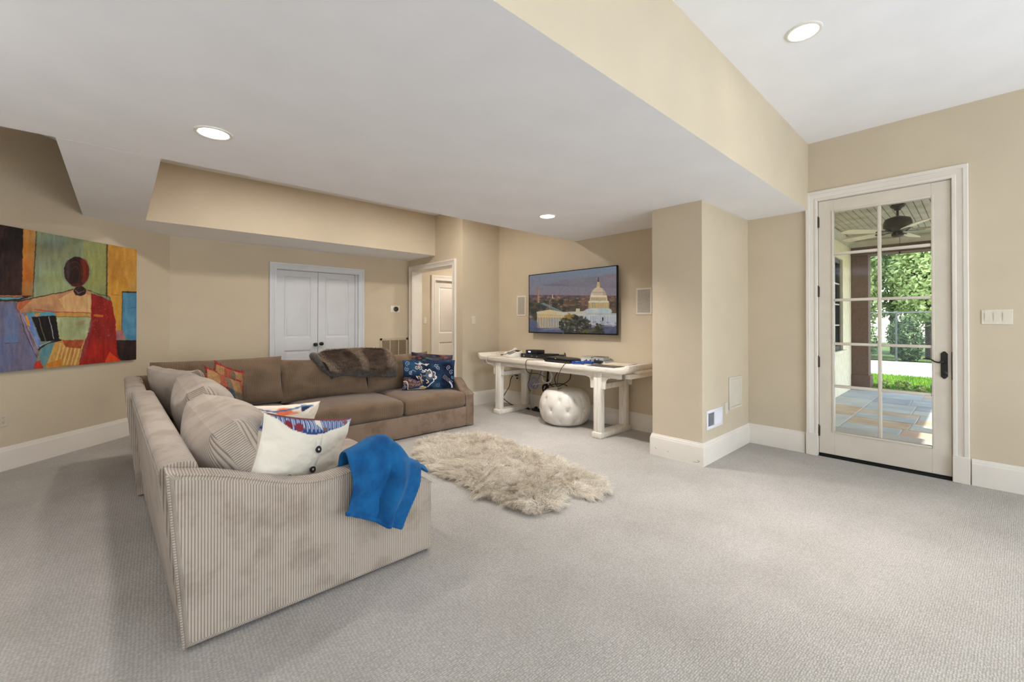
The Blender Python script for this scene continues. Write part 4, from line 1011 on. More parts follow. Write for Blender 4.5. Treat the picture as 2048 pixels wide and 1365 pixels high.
# head with low knot
c.ell(650, 482, 122, 132, (120, 140, 116), .8, .06); c.ell(653, 484, 109, 127, (52, 22, 20)); c.ell(712, 480, 40, 90, (126, 38, 22), .8, .3); c.ell(640, 490, 60, 100, (40, 22, 22), .8, .2); c.ell(582, 470, 14, 60, (62, 56, 66), .6, .6)
c.curve([(600, 420), (640, 400), (680, 430), (700, 520)], 4, (110, 50, 34)); c.curve([(610, 470), (650, 440), (680, 500), (670, 580)], 4, (88, 44, 36))
c.ell(682, 652, 55, 44, (48, 24, 24)); c.curve([(640, 640), (670, 668), (715, 650)], 7, (96, 100, 96)); c.ell(655, 600, 40, 16, (84, 28, 20), .8, .3)
c.grain(16, .05, .012, 3); c.grain(10, .2, .2, 5)
s0, s1, pz0, pz1 = -1.52, .163, .868, 2.153; PN = np.array([SQ, -SQ, 0]); PU = np.array([SQ, SQ, 0])
base = np.array([-.291, 6.244, 0]) + .291 * np.array([1, 1, 0]); base[:] = (0, 6.535, 0)
pa = thing('painting', 'large colourful abstract canvas of a figure seen from behind, hung on the left wall', 'painting', tuple(base + PU * (s0 + s1) / 2 + np.array([0, 0, pz0])))
O = base + PU * s0 + PN * .034 + np.array([0, 0, pz0])
M['canvasart'] = vcol('oil_painting', .55, .3, .3, 160)
grid_picture('painted_canvas', M['canvasart'], pa, O, PU * (s1 - s0), (0, 0, pz1 - pz0), 430, 330, c, lambda A, B, P: ((project(P) * PC - np.array([0, 430 * PC])).T + np.stack([fbm(A * 60, B * 60, 1, 3, 71), fbm(A * 60, B * 60, 1, 3, 72)]) * 5), 0)
M['canvasedge'] = paint('stretcher_edge', (60, 48, 44), .8, .1, 20)
mb = MB(); mb.prism([(s0, .002), (s1, .002), (s1, .0335), (s0, .0335)], pz0, pz1, Matrix(((PU[0], PN[0], 0, base[0]), (PU[1], PN[1], 0, base[1]), (0, 0, 1, 0), (0, 0, 0, 1))))
part(mb, 'stretcher', M['canvasedge'], pa, smooth=0)

# ------------------------------------------------------------------ television
c = Canvas(0, 0, 1706, 1365, 860, (108, 120, 140))
g = np.clip((c.Y - 90) / 520, 0, 1)[..., None]; c.a = np.array([104, 124, 148.]) * (1 - g) + np.array([128, 114, 122.]) * g
c.poly([(380, 425), (700, 330), (1000, 300), (1706, 225), (1706, 470), (1100, 475), (600, 440)], (112, 104, 116), .75, c2=(124, 112, 122), nscale=.006)
c.poly([(250, 425), (620, 415), (900, 450), (400, 445)], (104, 100, 116), .7); c.poly([(1300, 240), (1706, 205), (1706, 300), (1380, 290)], (126, 104, 112), .6)
c.poly([(80, 604), (1706, 606), (1706, 900), (80, 900)], (128, 88, 70), c2=(70, 62, 58), nscale=.012, seed=4)
c.poly([(80, 600), (1706, 604), (1706, 640), (80, 640)], (74, 66, 82), c2=(120, 84, 84), nscale=.02, seed=5)
for k in range(150):
    x = rng.uniform(90, 1560); y = rng.uniform(615, 800); w_ = rng.uniform(10, 44); col = [(178, 122, 84), (150, 98, 74), (196, 150, 112), (110, 70, 62)][int(rng.integers(4))]
    c.poly([(x, y), (x + w_, y), (x + w_, y + rng.uniform(6, 16)), (x, y + 10)], col, .7)
for k in range(70):
    x = rng.uniform(80, 900); y = 690 + rng.uniform(0, 190); c.ell(x, y, rng.uniform(18, 46), rng.uniform(12, 26), [(48, 54, 46), (64, 66, 48), (84, 72, 50), (40, 46, 44)][int(rng.integers(4))], .75, .5)
for k in range(40): c.ell(rng.uniform(80, 220), rng.uniform(760, 1040), 26, 20, [(40, 46, 40), (58, 58, 40), (92, 74, 38)][int(rng.integers(3))], .7, .5)
c.poly([(265, 740), (330, 735), (640, 880), (560, 890)], (92, 116, 106)); c.line([(320, 736), (645, 884)], 6, (150, 156, 150))
c.poly([(218, 735), (222, 500), (233, 478), (245, 500), (250, 735)], (150, 104, 80)); c.poly([(240, 500), (246, 500), (252, 735), (240, 735)], (190, 140, 100))
c.poly([(470, 655), (473, 592), (478, 585), (484, 592), (486, 655)], (206, 170, 130)); c.line([(410, 600), (410, 700)], 3, (150, 130, 130)); c.line([(430, 700), (432, 850)], 4, (180, 170, 160))
# long wings
c.poly([(80, 1040), (215, 1045), (215, 1245), (80, 1245)], (76, 82, 112)); c.poly([(80, 1160), (640, 1185), (1560, 1120), (1706, 1280), (80, 1280)], (62, 66, 92), c2=(84, 88, 118), nscale=.01)
c.poly([(205, 890), (430, 848), (640, 885), (720, 905), (720, 950), (215, 930)], (206, 176, 120), c2=(190, 180, 150), nscale=.01); c.poly([(215, 925), (720, 945), (700, 1150), (270, 1160), (215, 1060)], (168, 160, 146), c2=(204, 160, 84), nscale=.006)
c.poly([(215, 945), (720, 955), (720, 985), (215, 975)], (216, 170, 90), .8)
for k in range(17):
    x = 236 + k * 27; c.poly([(x, 985), (x + 10, 985), (x + 9, 1150), (x - 1, 1150)], (78, 74, 78)); c.line([(x + 14, 980), (x + 13, 1150)], 7, (214, 204, 182))
c.poly([(640, 890), (1000, 870), (1060, 830), (1470, 830), (1480, 900), (1706, 900), (1706, 950), (640, 950)], (150, 162, 166), c2=(190, 180, 156), nscale=.01); c.poly([(880, 825), (940, 825), (945, 880), (870, 880)], (196, 180, 140))
c.poly([(1000, 935), (1706, 935), (1706, 1100), (1120, 1105), (1010, 1000)], (156, 166, 178), c2=(190, 190, 186), nscale=.008)
for k in range(24):
    x = 1128 + k * 19; c.line([(x, 950), (x, 1085)], 6, (92, 98, 114)); c.line([(x + 9, 948), (x + 9, 1085)], 6, (206, 208, 212))
c.poly([(1322, 975), (1342, 975), (1342, 1030), (1322, 1030)], (30, 28, 34))
for k in range(26): c.ell(rng.uniform(1140, 1560), rng.uniform(1040, 1120), 22, 12, [(176, 178, 190), (120, 122, 140), (150, 150, 160)][k % 3], .6, .5)
# dome
c.poly([(1085, 830), (1090, 720), (1430, 715), (1430, 830)], (190, 160, 100)); c.poly([(1140, 700), (1200, 690), (1200, 820), (1140, 825)], (120, 136, 134), .7)
for k in range(17): c.line([(1102 + k * 20, 740), (1102 + k * 20, 820)], 7, (120, 96, 58)); c.line([(1111 + k * 20, 738), (1111 + k * 20, 822)], 8, (226, 196, 128))
c.poly([(1085, 722), (1432, 718), (1425, 690), (1095, 694)], (206, 196, 166)); c.poly([(1108, 692), (1412, 690), (1398, 618), (1120, 620)], (206, 182, 132))
for k in range(13): c.line([(1135 + k * 20, 640), (1135 + k * 20, 684)], 8, (120, 100, 74))
c.poly([(1115, 622), (1402, 620), (1396, 600), (1124, 602)], (222, 206, 170))
c.poly([(1125, 602), (1135, 560), (1150, 525), (1180, 490), (1215, 468), (1255, 460), (1295, 466), (1330, 486), (1360, 520), (1380, 558), (1394, 602)], (198, 172, 140), c2=(216, 192, 158), nscale=.01)
for k in range(14): c.line([(1150 + k * 18, 545), (1150 + k * 18, 556)], 7, (130, 106, 84))
c.poly([(1380, 558), (1394, 602), (1330, 602), (1330, 486), (1360, 520)], (150, 130, 116), .5)
c.poly([(1222, 462), (1232, 400), (1238, 372), (1272, 372), (1276, 400), (1284, 462)], (212, 172, 108)); c.line([(1240, 395), (1240, 440)], 5, (120, 90, 60)); c.line([(1262, 395), (1262, 440)], 5, (120, 90, 60)); c.poly([(1242, 372), (1248, 300), (1254, 275), (1262, 300), (1268, 372)], (84, 58, 50))
c.poly([(1050, 850), (1130, 818), (1440, 815), (1490, 870), (1440, 900), (1060, 900)], (164, 182, 180), .9, c2=(188, 190, 182), nscale=.01)
# trees in front
for k in range(240):
    a = rng.uniform(0, 6.283); r_ = math.sqrt(rng.uniform(0, 1)); x = 865 + math.cos(a) * r_ * 265; y = 1110 + math.sin(a) * r_ * 165
    if y > 1240: continue
    c.ell(x, y, rng.uniform(12, 30), rng.uniform(10, 22), [(44, 48, 42), (58, 62, 48), (76, 76, 52), (36, 38, 38)][int(rng.integers(4))], .8, .4)
for k in range(40): c.ell(760 + rng.normal() * 40, 960 + rng.normal() * 18, 16, 12, (150, 112, 42), .6, .5)
for k in range(60): c.ell(1255 + rng.normal() * 40, 1180 + rng.normal() * 40, 18, 14, [(56, 58, 40), (84, 80, 40), (44, 46, 40)][k % 3], .8, .4)
for k in range(26): c.ell(1050 + rng.normal() * 50, 1210 + rng.normal() * 14, 18, 10, (96, 88, 40), .6, .5)
c.line([(320, 1190), (600, 1190)], 10, (110, 116, 150)); c.ell(855, 1195, 22, 12, (150, 156, 180), .9)
c.grain(8, .06, .06, 3); c.a = c.a * .8 + c.a.mean(2, keepdims=True) * .2
tv = thing('television', 'wide flat television above the console table showing a domed building at dusk', 'television', (4.545, 3.76, 1.14))
yL, yR, zB, zT, xT_ = 4.545, 2.995, 1.142, 2.012, 4.528
M['screen'] = vcol('lit_screen', .25, .4, emission=.66); M['tvblack'] = paint('television_black', (20, 19, 20), .35, .05, 10, spec=.4)
wL, wR = 1 / 970., 1 / 1165.
def tvmap(A, B, P):
    x = ((1 - A) * wL * 83 + A * wR * 1560) / ((1 - A) * wL + A * wR); k = (x - 83) / (1560 - 83)
    top_ = 272 + (98 - 272) * k; bot = 1232 + (1250 - 1232) * k; return x, bot + (top_ - bot) * B
be = .011
grid_picture('screen', M['screen'], tv, (xT_ - .0006, yL - be, zB + be + .006), (0, -(yL - yR - 2 * be), 0), (0, 0, zT - zB - 2 * be - .006), 420, 236, c, tvmap, 0)
part(MB().box(xT_, xT_ + .03, yR, yL, zB, zT, .003).box(xT_ + .03, xT_ + .06, yR + .25, yL - .25, zB + .08, zT - .25, .01), 'housing', M['tvblack'], tv)
bz = MB().box(xT_ - .004, xT_ + .002, yR, yR + be, zB, zT).box(xT_ - .004, xT_ + .002, yL - be, yL, zB, zT).box(xT_ - .004, xT_ + .002, yR, yL, zT - be, zT).box(xT_ - .004, xT_ + .002, yR, yL, zB, zB + be + .006)
part(bz, 'bezel', M['tvblack'], tv, smooth=0)
M['badge'] = paint('silver_badge', (170, 170, 170), .3, .02, 10, metal=.6); part(MB().box(xT_ - .0048, xT_ - .003, 3.85, 3.88, zB + .005, zB + .011), 'badge', M['badge'], tv)
part(MB().box(xT_ + .055, XT, 3.5, 4.05, 1.4, 1.75), 'wall_mount', M['tvblack'], tv)

# ------------------------------------------------------------------ whitewashed console table with upturned ends
def whitewash():
    N = Nodes('whitewashed_wood'); v = N.coord('Object', (40, 3, 40)); v2 = N.coord()
    g = N.noise(v, 1.6, 5, .65); b = N.noise(v2, 3.5, 4, .6)
    c = N.ramp(g, [(.28, L4((200, 188, 172))), (.46, L4((222, 213, 201))), (.7, L4((236, 230, 220)))])
    c = N.mix(.5, c, N.ramp(b, [(.35, (.86, .83, .8, 1)), (.6, (1, 1, 1, 1))]), 'MULTIPLY')
    N.set(**{'Base Color': c, 'Roughness': .55, 'Specular IOR Level': .3}); N.bump(g, .25, .002); return N.m
def whitewash_v():
    N = Nodes('whitewashed_upright'); v = N.coord('Object', (40, 40, 3)); g = N.noise(v, 1.6, 5, .65)
    N.set(**{'Base Color': N.ramp(g, [(.28, L4((202, 191, 176))), (.46, L4((224, 216, 204))), (.7, L4((236, 230, 221)))]), 'Roughness': .55, 'Specular IOR Level': .3}); N.bump(g, .25, .002); return N.m
M['wood'] = whitewash(); M['woodv'] = whitewash_v()
TX0, TX1, TY0, TY1, TZ = 3.925, 4.565, 2.53, 4.94, .80
table = thing('console_table', 'long whitewashed wooden console table with upturned ends below the television', 'table', (4.245, 3.75, 0))
part(MB().box(TX0, TX1, TY0 + .02, TY1 - .02, TZ - .052, TZ, .006).box(TX0 + .012, TX1 - .012, TY0 + .03, TY1 - .03, TZ - .062, TZ - .05, .004), 'table_top', M['wood'], table)
for e, yb in ((-1, TY0), (1, TY1)):
    P = [(-.03, -.052), (.03, -.046), (.062, -.016), (.076, .012), (.078, .036), (.066, .05), (.05, .044), (.038, .022), (.016, .006), (-.03, .001)]
    poly = [(yb + e * a, TZ + b) for a, b in P]
    mb = MB().prism(poly, TX0, TX1, Matrix(((0, 0, 1, 0), (1, 0, 0, 0), (0, 1, 0, 0), (0, 0, 0, 1))), .005)
    part(mb, 'upturned_end', M['wood'], table)
    part(MB().box(TX0 + .05, TX1 - .02, yb + e * .0, yb + e * .06, TZ - .105, TZ - .056, .006).box(TX0 + .16, TX1 - .01, yb + e * .02, yb + e * .085, TZ - .056, TZ - .02, .006), 'end_moulding', M['wood'], table)
LY = ((2.834, 2.936), (4.55, 4.655)); LX = ((3.955, 4.03), (4.465, 4.535))
# apron along front and back with shaped spandrels beside every leg
for x0 in (LX[0][0] + .012, LX[1][1] - .035):
    part(MB().box(x0, x0 + .024, TY0 + .05, TY1 - .05, TZ - .115, TZ - .055, .003), 'apron', M['wood'], table)
    for (a, b) in LY:
        for e, yb in ((-1, a), (1, b)):
            P = [(0, -.055), (.075, -.055), (.075, -.13), (.068, -.145)]
            sp_ = [(0, .745), (0, .555), (.045, .555), (.052, .562), (.052, .625), (.058, .655), (.075, .672), (.11, .682), (.11, .745)]
            poly = [(yb + e * q, z) for q, z in sp_]
            part(MB().prism(poly, x0 + .002, x0 + .022, Matrix(((0, 0, 1, 0), (1, 0, 0, 0), (0, 1, 0, 0), (0, 0, 0, 1))), .003), 'spandrel', M['woodv'], table)
for (a, b) in LY:
    for (x0, x1) in LX:
        lg = MB().box(x0, x1, a, b, .055, TZ - .06, .008)
        for q in (.3, .7): lg.box(x0 - .003, x1 + .003, a + (b - a) * q - .008, a + (b - a) * q + .008, .06, TZ - .12, .003)
        part(lg, 'leg', M['woodv'], table)
    part(MB().box(LX[0][0] - .022, LX[1][1] + .03, a - .012, b + .012, 0, .066, .01), 'foot_rail', M['woodv'], table)
    part(MB().box(LX[0][1] - .005, LX[1][0] + .005, a + .02, b - .02, .54, .60, .005), 'stretcher', M['woodv'], table)

# ---- things on the table
M['blackplastic'] = paint('black_plastic', (24, 23, 24), .35, .1, 20, spec=.5); M['matte'] = paint('matte_black_plastic', (34, 32, 32), .6, .1, 30)
M['phone'] = paint('telephone_plastic', (222, 216, 205), .4, .02, 8, spec=.4); M['key'] = paint('grey_keys', (150, 146, 140), .5, .05, 20)
M['led'] = emit('blue_display', (.25, .45, 1), 1.2); M['whitelogo'] = paint('white_print', (210, 210, 212), .5, .02, 10)
def box_on(nm, label, cat, y0, y1, x0, x1, z0, h, mat, group=None, bev=.004, nm2='body'):
    t = thing(nm, label, cat, ((x0 + x1) / 2, (y0 + y1) / 2, z0), group); part(MB().box(x0, x1, y0, y1, z0, z0 + h, bev), nm2, mat, t); return t
# telephone
px_, py_ = 4.20, 4.55
ph = thing('telephone', 'white corded desk telephone at the left end of the console table', 'telephone', (px_, py_, TZ))
Mp = Matrix(((0, 1, 0, px_), (-1, 0, 0, py_), (0, 0, 1, TZ), (0, 0, 0, 1))) @ Matrix.Rotation(math.radians(-14), 4, 'Z')
def pm(mb):
    for a in mb.v:
        for i in range(len(a)): a[i] = (Mp @ Vector(a[i]))[:]
    return mb
# local: x to the right, -y towards the viewer... y away
side = [(-.115, 0), (.115, 0), (.115, .085), (.10, .092), (-.10, .03), (-.115, .022)]
Msd = Matrix(((0, 0, 1, 0), (1, 0, 0, 0), (0, 1, 0, 0), (0, 0, 0, 1)))
part(pm(MB().prism(side, -.10, .10, Msd, .006)), 'base', M['phone'], ph)
part(pm(MB().prism([(-.10, .034), (-.11, .05), (-.085, .075), (-.05, .064), (.05, .10), (.075, .125), (.105, .12), (.108, .096)], -.098, -.048, Msd, .010)), 'handset', M['phone'], ph)
kp = MB()
for r in range(4):
    for q in range(3):
        yy = -.075 + r * .026; zz_ = .03 + (yy + .1) * .31; kp.box(-.012 + q * .026, .006 + q * .026, yy, yy + .016, zz_ - .004, zz_ + .011, .002)
part(pm(kp), 'keypad', M['key'], ph, kind='stuff')
part(pm(MB().box(-.01, .085, .045, .085, .072, .0925, .002)), 'display', M['matte'], ph)
# black strip behind the phone, boxes, disc player, console
bs = box_on('remote_control', 'slim black remote control left of the white telephone', 'remote', 4.68, 4.86, 4.24, 4.29, TZ, .017, M['blackplastic'])
for k in range(4): part(MB().lathe([(.005, 0), (.004, .003)], (4.265, 4.71 + k * .03, TZ + .0165), 8), 'button', M['key'], bs)
rc = box_on('cable_box', 'wide black cable box under the small set-top box and remote', 'receiver', 3.80, 4.40, 4.22, 4.48, TZ, .058, M['blackplastic'])
part(MB().lathe([(.012, 0), (.012, .006), (.010, .008)], (4.22, 4.33, TZ + .03), 16, (-1, 0, 0)), 'power_button', M['key'], rc)
for y in (4.18, 4.08): part(MB().box(4.2165, 4.2205, y - .01, y + .01, TZ + .026, TZ + .036, .001), 'front_button', M['key'], rc)
part(MB().box(4.218, 4.2205, 3.99, 4.06, TZ + .018, TZ + .040, .001), 'display', M['matte'], rc)
sb = box_on('set_top_box', 'small black set-top box with a blue display, stacked on the cable box', 'receiver', 4.12, 4.34, 4.26, 4.42, TZ + .058, .052, M['blackplastic'])
part(MB().box(4.2585, 4.261, 4.24, 4.29, TZ + .076, TZ + .094, .001), 'display', M['led'], sb)
rm = thing('remote_control', 'flat black remote lying on the right part of the cable box', 'remote', (4.33, 3.93, TZ + .058))
part(MB().box(4.25, 4.40, 3.83, 4.00, TZ + .058, TZ + .072, .005), 'body', M['matte'], rm)
for i in range(4):
    for j_ in range(3): part(MB().lathe([(.006, 0), (.005, .002)], (4.28 + i * .03, 3.87 + j_ * .04, TZ + .0718), 8), 'button', M['key'], rm)
# games console: two wedge slabs
gc = thing('game_console', 'black games console lying flat in the middle of the console table', 'console', (4.09, 3.50, TZ))
part(MB().prism([(3.29, .006), (3.32, 0), (3.70, 0), (3.745, .028), (3.70, .040), (3.31, .034)], 3.985, 4.205, Matrix(((0, 0, 1, 0), (1, 0, 0, 0), (0, 1, 0, TZ), (0, 0, 0, 1))), .003), 'lower_shell', M['matte'], gc)
part(MB().prism([(3.30, .040), (3.70, .046), (3.735, .052), (3.69, .064), (3.36, .058), (3.31, .050)], 3.98, 4.20, Matrix(((0, 0, 1, 0), (1, 0, 0, 0), (0, 1, 0, TZ), (0, 0, 0, 1))), .003), 'upper_shell', M['blackplastic'], gc)
part(MB().box(3.9775, 3.981, 3.52, 3.535, TZ + .049, TZ + .057), 'power_light', M['whitelogo'], gc)
rs = thing('upright_antenna', 'short black antenna standing behind the games console', 'antenna', (4.30, 3.62, TZ))
part(MB().lathe([(.02, 0), (.02, .02), (.01, .026)], (4.30, 3.62, TZ), 14), 'base', M['blackplastic'], rs); part(MB().tube([(4.30, 3.62, TZ + .02), (4.30, 3.65, TZ + .10)], [.006, .009], 8), 'mast', M['blackplastic'], rs)
# game controllers
M['bluepad'] = paint('blue_controller_shell', (24, 60, 136), .4, .05, 20, spec=.4); M['darkpad'] = paint('black_controller_shell', (30, 32, 40), .45, .05, 20)
def gamepad(label, x, y, rz, mat):
    t = thing('game_controller', label, 'controller', (x, y, TZ)); R = Matrix.Translation((x, y, TZ)) @ Matrix.Rotation(rz, 4, 'Z')
    def tr(mb):
        for a in mb.v:
            for i in range(len(a)): a[i] = (R @ Vector(a[i]))[:]
        return mb
    P = [(-.075, -.035), (-.066, -.05), (-.05, -.045), (-.034, -.012), (.034, -.012), (.05, -.045), (.066, -.05), (.075, -.035), (.066, .022), (.045, .04), (-.045, .04), (-.066, .022)]
    part(tr(MB().prism(P, .008, .042, None, .010)), 'shell', mat, t)
    for sx in (-.024, .024): part(tr(MB().lathe([(.007, .040), (.006, .05), (.0095, .053), (.0095, .057), (.006, .058)], (sx, .0, 0), 14)), 'thumbstick', M['blackplastic'], t)
    for k in range(4): part(tr(MB().lathe([(.0048, .040), (.0044, .046)], (.045 + .012 * math.cos(k * 1.571), .02 + .012 * math.sin(k * 1.571), 0), 10)), 'button', M['whitelogo'] if mat is M['bluepad'] else M['key'], t)
    part(tr(MB().box(-.056, -.034, .017, .023, .040, .046, .001).box(-.048, -.042, .009, .031, .040, .046, .001)), 'direction_pad', M['blackplastic'], t)
    part(tr(MB().box(-.06, -.03, .032, .05, .012, .036, .004)), 'trigger', M['blackplastic'], t); part(tr(MB().box(.03, .06, .032, .05, .012, .036, .004)), 'trigger', M['blackplastic'], t)
    return t
gamepad('blue wired game controller on the front edge of the console table', 4.005, 3.19, math.radians(-62), M['bluepad'])
gamepad('bright blue game controller lying between the wired controller and the black one', 4.12, 3.13, math.radians(-75), M['bluepad'])
gamepad('black game controller to the right of the two blue ones', 4.235, 3.09, math.radians(-85), M['darkpad'])
# books and cases piled at the wall
cols = [((196, 190, 178), 'thick pale book, bottom of the left pile at the wall'), ((172, 164, 150), 'beige book on top of the left pile at the wall'), ((206, 204, 200), 'white book, bottom of the right pile at the wall'), ((92, 108, 116), 'slate blue book, second in the right pile at the wall'), ((184, 182, 178), 'grey book, third in the right pile at the wall'), ((92, 82, 66), 'dark olive book, topmost of the right pile at the wall')]
def book(x0, x1, y0, y1, z, h, rgb, label, rz=0):
    t = thing('book', label, 'book', ((x0 + x1) / 2, (y0 + y1) / 2, z), 'books piled at the wall on the console table'); t.rotation_euler.z = rz; hx, hy = (x1 - x0) / 2, (y1 - y0) / 2
    m = paint('book_cover', rgb, .5, .05, 12); MB().box(-hx, hx, -hy, hy, 0, .003).box(-hx, hx, -hy, hy, h - .003, h).box(hx - .003, hx, -hy, hy, 0, h).build('cover', m, t, 0)
    MB().box(-hx + .004, hx - .003, -hy + .003, hy - .003, .003, h - .003).build('pages', M['whitelogo'], t, 0)
book(4.40, 4.55, 3.30, 3.46, TZ, .05, *cols[0]); book(4.405, 4.545, 3.305, 3.45, TZ + .05, .016, *cols[1])
book(4.36, 4.55, 3.06, 3.29, TZ, .02, *cols[2]); book(4.365, 4.55, 3.07, 3.292, TZ + .02, .012, *cols[3]); book(4.375, 4.54, 3.09, 3.28, TZ + .032, .016, *cols[4]); book(4.39, 4.53, 3.12, 3.27, TZ + .048, .02, *cols[5], .12)
# flat folders at the right end of the table top
M['slate'] = paint('dark_slate_folder', (84, 74, 70), .6, .05, 8); M['manila'] = paint('manila_sheet', (206, 192, 158), .7, .03, 8); M['umber'] = paint('brown_folder', (94, 72, 60), .6, .05, 8)
for nm, lb, m, x0, x1, y0, y1, rz in (('folder', 'dark grey folder lying along the front of the table top', M['slate'], 3.975, 4.20, 2.68, 3.05, .05), ('paper_sheet', 'manila sheet lying between the two dark folders', M['manila'], 4.22, 4.40, 2.76, 3.0, -.1), ('folder', 'brown folder at the back right corner of the table top', M['umber'], 4.36, 4.53, 2.58, 2.75, .05)):
    t = thing(nm, lb, 'folder' if nm == 'folder' else 'paper', ((x0 + x1) / 2, (y0 + y1) / 2, TZ)); t.rotation_euler.z = rz; hx, hy = (x1 - x0) / 2, (y1 - y0) / 2
    MB().box(-hx, hx, -hy, hy, 0, .0025 if nm == 'folder' else .001, 0).build('sheet', m, t, 0)
    if nm == 'folder': MB().box(-hx + .004, hx - .002, -hy + .004, hy - .012, .0025, .004).build('flap', m, t, 0)
# ---- cables
M['cableblack'] = paint('black_cable', (26, 24, 24), .5, .1, 30); M['cablewhite'] = paint('white_cable', (214, 210, 206), .5, .03, 20); M['cableblue'] = paint('blue_cable', (140, 152, 204), .5, .05, 20); M['cablephone'] = paint('cream_phone_cord', (214, 204, 186), .5, .03, 20)
def cable(label, pts, r, mat, nm='cable', k=8):
    o = MB().tube(pts, r, 7, smooth=k).build(nm, mat, None, 60); return tag(o, label, 'cable', 'cables hanging under the console table')
cable('black power cord from the wall plug down to the left foot rail', [(4.575, 4.865, .47), (4.52, 4.89, .465), (4.49, 4.915, .40), (4.48, 4.93, .30), (4.45, 4.99, .19), (4.43, 5.02, .12), (4.44, 4.93, .06), (4.47, 4.80, .012), (4.5, 4.69, .01)], .006, M['cableblack'], 'mains_cable')
pl = thing('power_plug', 'black plug in the upper socket behind the left table legs', 'plug', (XT - .009, 4.87, .461)); part(MB().box(XT - .045, XT - .0092, 4.855, 4.885, .446, .476, .006).box(XT - .03, XT - .0092, 4.858, 4.882, .41, .432, .005), 'plug_body', M['cableblack'], pl)
cable('thick black cable bundle dropping behind the middle of the table', [(4.50, 4.16, .79), (4.53, 4.15, .70), (4.53, 4.16, .55), (4.52, 4.17, .42), (4.53, 4.19, .36), (4.50, 4.2, .30), (4.52, 4.26, .16), (4.52, 4.28, .05)], .015, M['cableblack'])
cable('black cable crossing from the console down to the bundle', [(4.42, 3.75, .75), (4.46, 3.82, .70), (4.5, 3.95, .60), (4.52, 4.02, .50), (4.50, 3.95, .40), (4.49, 3.82, .40), (4.5, 3.78, .43), (4.5, 3.88, .45), (4.5, 4.05, .42), (4.52, 4.17, .38)], .006, M['cableblack'])
cable('second black cable looping from the table edge to the bundle', [(4.40, 3.66, .75), (4.47, 3.69, .62), (4.5, 3.74, .52), (4.5, 3.86, .44), (4.5, 4.0, .39), (4.51, 4.10, .42), (4.52, 4.16, .52)], .006, M['cableblack'])
cable('thin black cable at the left of the tangle under the table', [(4.50, 4.46, .76), (4.52, 4.47, .62), (4.52, 4.52, .46), (4.51, 4.55, .36), (4.51, 4.50, .28), (4.52, 4.44, .34), (4.52, 4.38, .42)], .004, M['cableblack'])
def coil(label, c, r, turns, rad, mat, tail, seed):
    q = np.random.default_rng(seed); pts = []
    for k in range(turns * 10):
        a = k / 10 * 6.283; rr = r * (1 + q.normal() * .05); pts.append((c[0] + q.normal() * .006, c[1] + rr * math.cos(a), c[2] + rr * math.sin(a)))
    o = MB().tube(pts + tail, rad, 6, smooth=4).build('coiled_cable', mat, None, 60); return tag(o, label, 'cable', 'cables hanging under the console table')
coil('white coiled cable loop hanging under the table, trailing a tail', (4.40, 4.06, .545), .092, 5, .008, M['cablewhite'], [(4.46, 4.16, .44), (4.47, 4.30, .41), (4.49, 4.42, .37), (4.5, 4.46, .26), (4.52, 4.47, .12), (4.53, 4.46, .02)], 31)
coil('blue coiled network cable hanging behind the left back leg', (4.47, 4.38, .41), .080, 6, .006, M['cableblue'], [(4.5, 4.33, .47), (4.5, 4.28, .55), (4.51, 4.24, .70)], 32)
coil('tangled black cable knot above the power strip', (4.48, 4.16, .35), .055, 6, .009, M['cableblack'], [(4.51, 4.22, .30), (4.52, 4.27, .20), (4.53, 4.28, .06)], 33)
cable('thin charging cable from the wired blue controller down to the pouf', [(3.985, 3.27, .815), (3.94, 3.32, .812), (3.912, 3.36, .76), (3.912, 3.42, .66), (3.95, 3.47, .56), (4.0, 3.50, .48), (4.06, 3.56, .456), (4.2, 3.62, .457)], .0035, M['cableblack'])
cable('cable from the front of the games console over the table edge', [(3.99, 3.74, .82), (3.95, 3.90, .812), (3.915, 3.975, .80), (3.912, 3.98, .70), (3.99, 4.0, .63), (4.2, 4.05, .6), (4.45, 4.12, .52)], .004, M['cableblack'])
cable('cream telephone cord hanging over the front edge of the table', [(4.14, 4.72, .81), (4.05, 4.76, .806), (3.95, 4.79, .812), (3.915, 4.80, .79), (3.915, 4.805, .74), (3.95, 4.80, .70), (4.1, 4.79, .66), (4.4, 4.78, .5), (4.55, 4.80, .46)], .005, M['cablephone'], 'telephone_cable')
ps = thing('power_strip', 'black power strip on the carpet between the left table leg and the pouf', 'power strip', (4.50, 4.30, 0))
part(MB().box(4.46, 4.53, 4.16, 4.42, .0, .036, .006), 'body', M['blackplastic'], ps)
for k in range(4): part(MB().box(4.475, 4.515, 4.18 + k * .055, 4.215 + k * .055, .035, .062 if k % 2 else .04, .004), 'plug', M['matte'], ps)
tag(MB().tube([(4.47 + .03 * math.cos(a * .9), 4.50 + .05 * math.sin(a * 1.1), .012 + .004 * a * .3) for a in range(9)], .006, 7, smooth=4).build('cable_slack', M['cableblack'], None, 60), 'loose black cable slack on the carpet beside the power strip', 'cable')

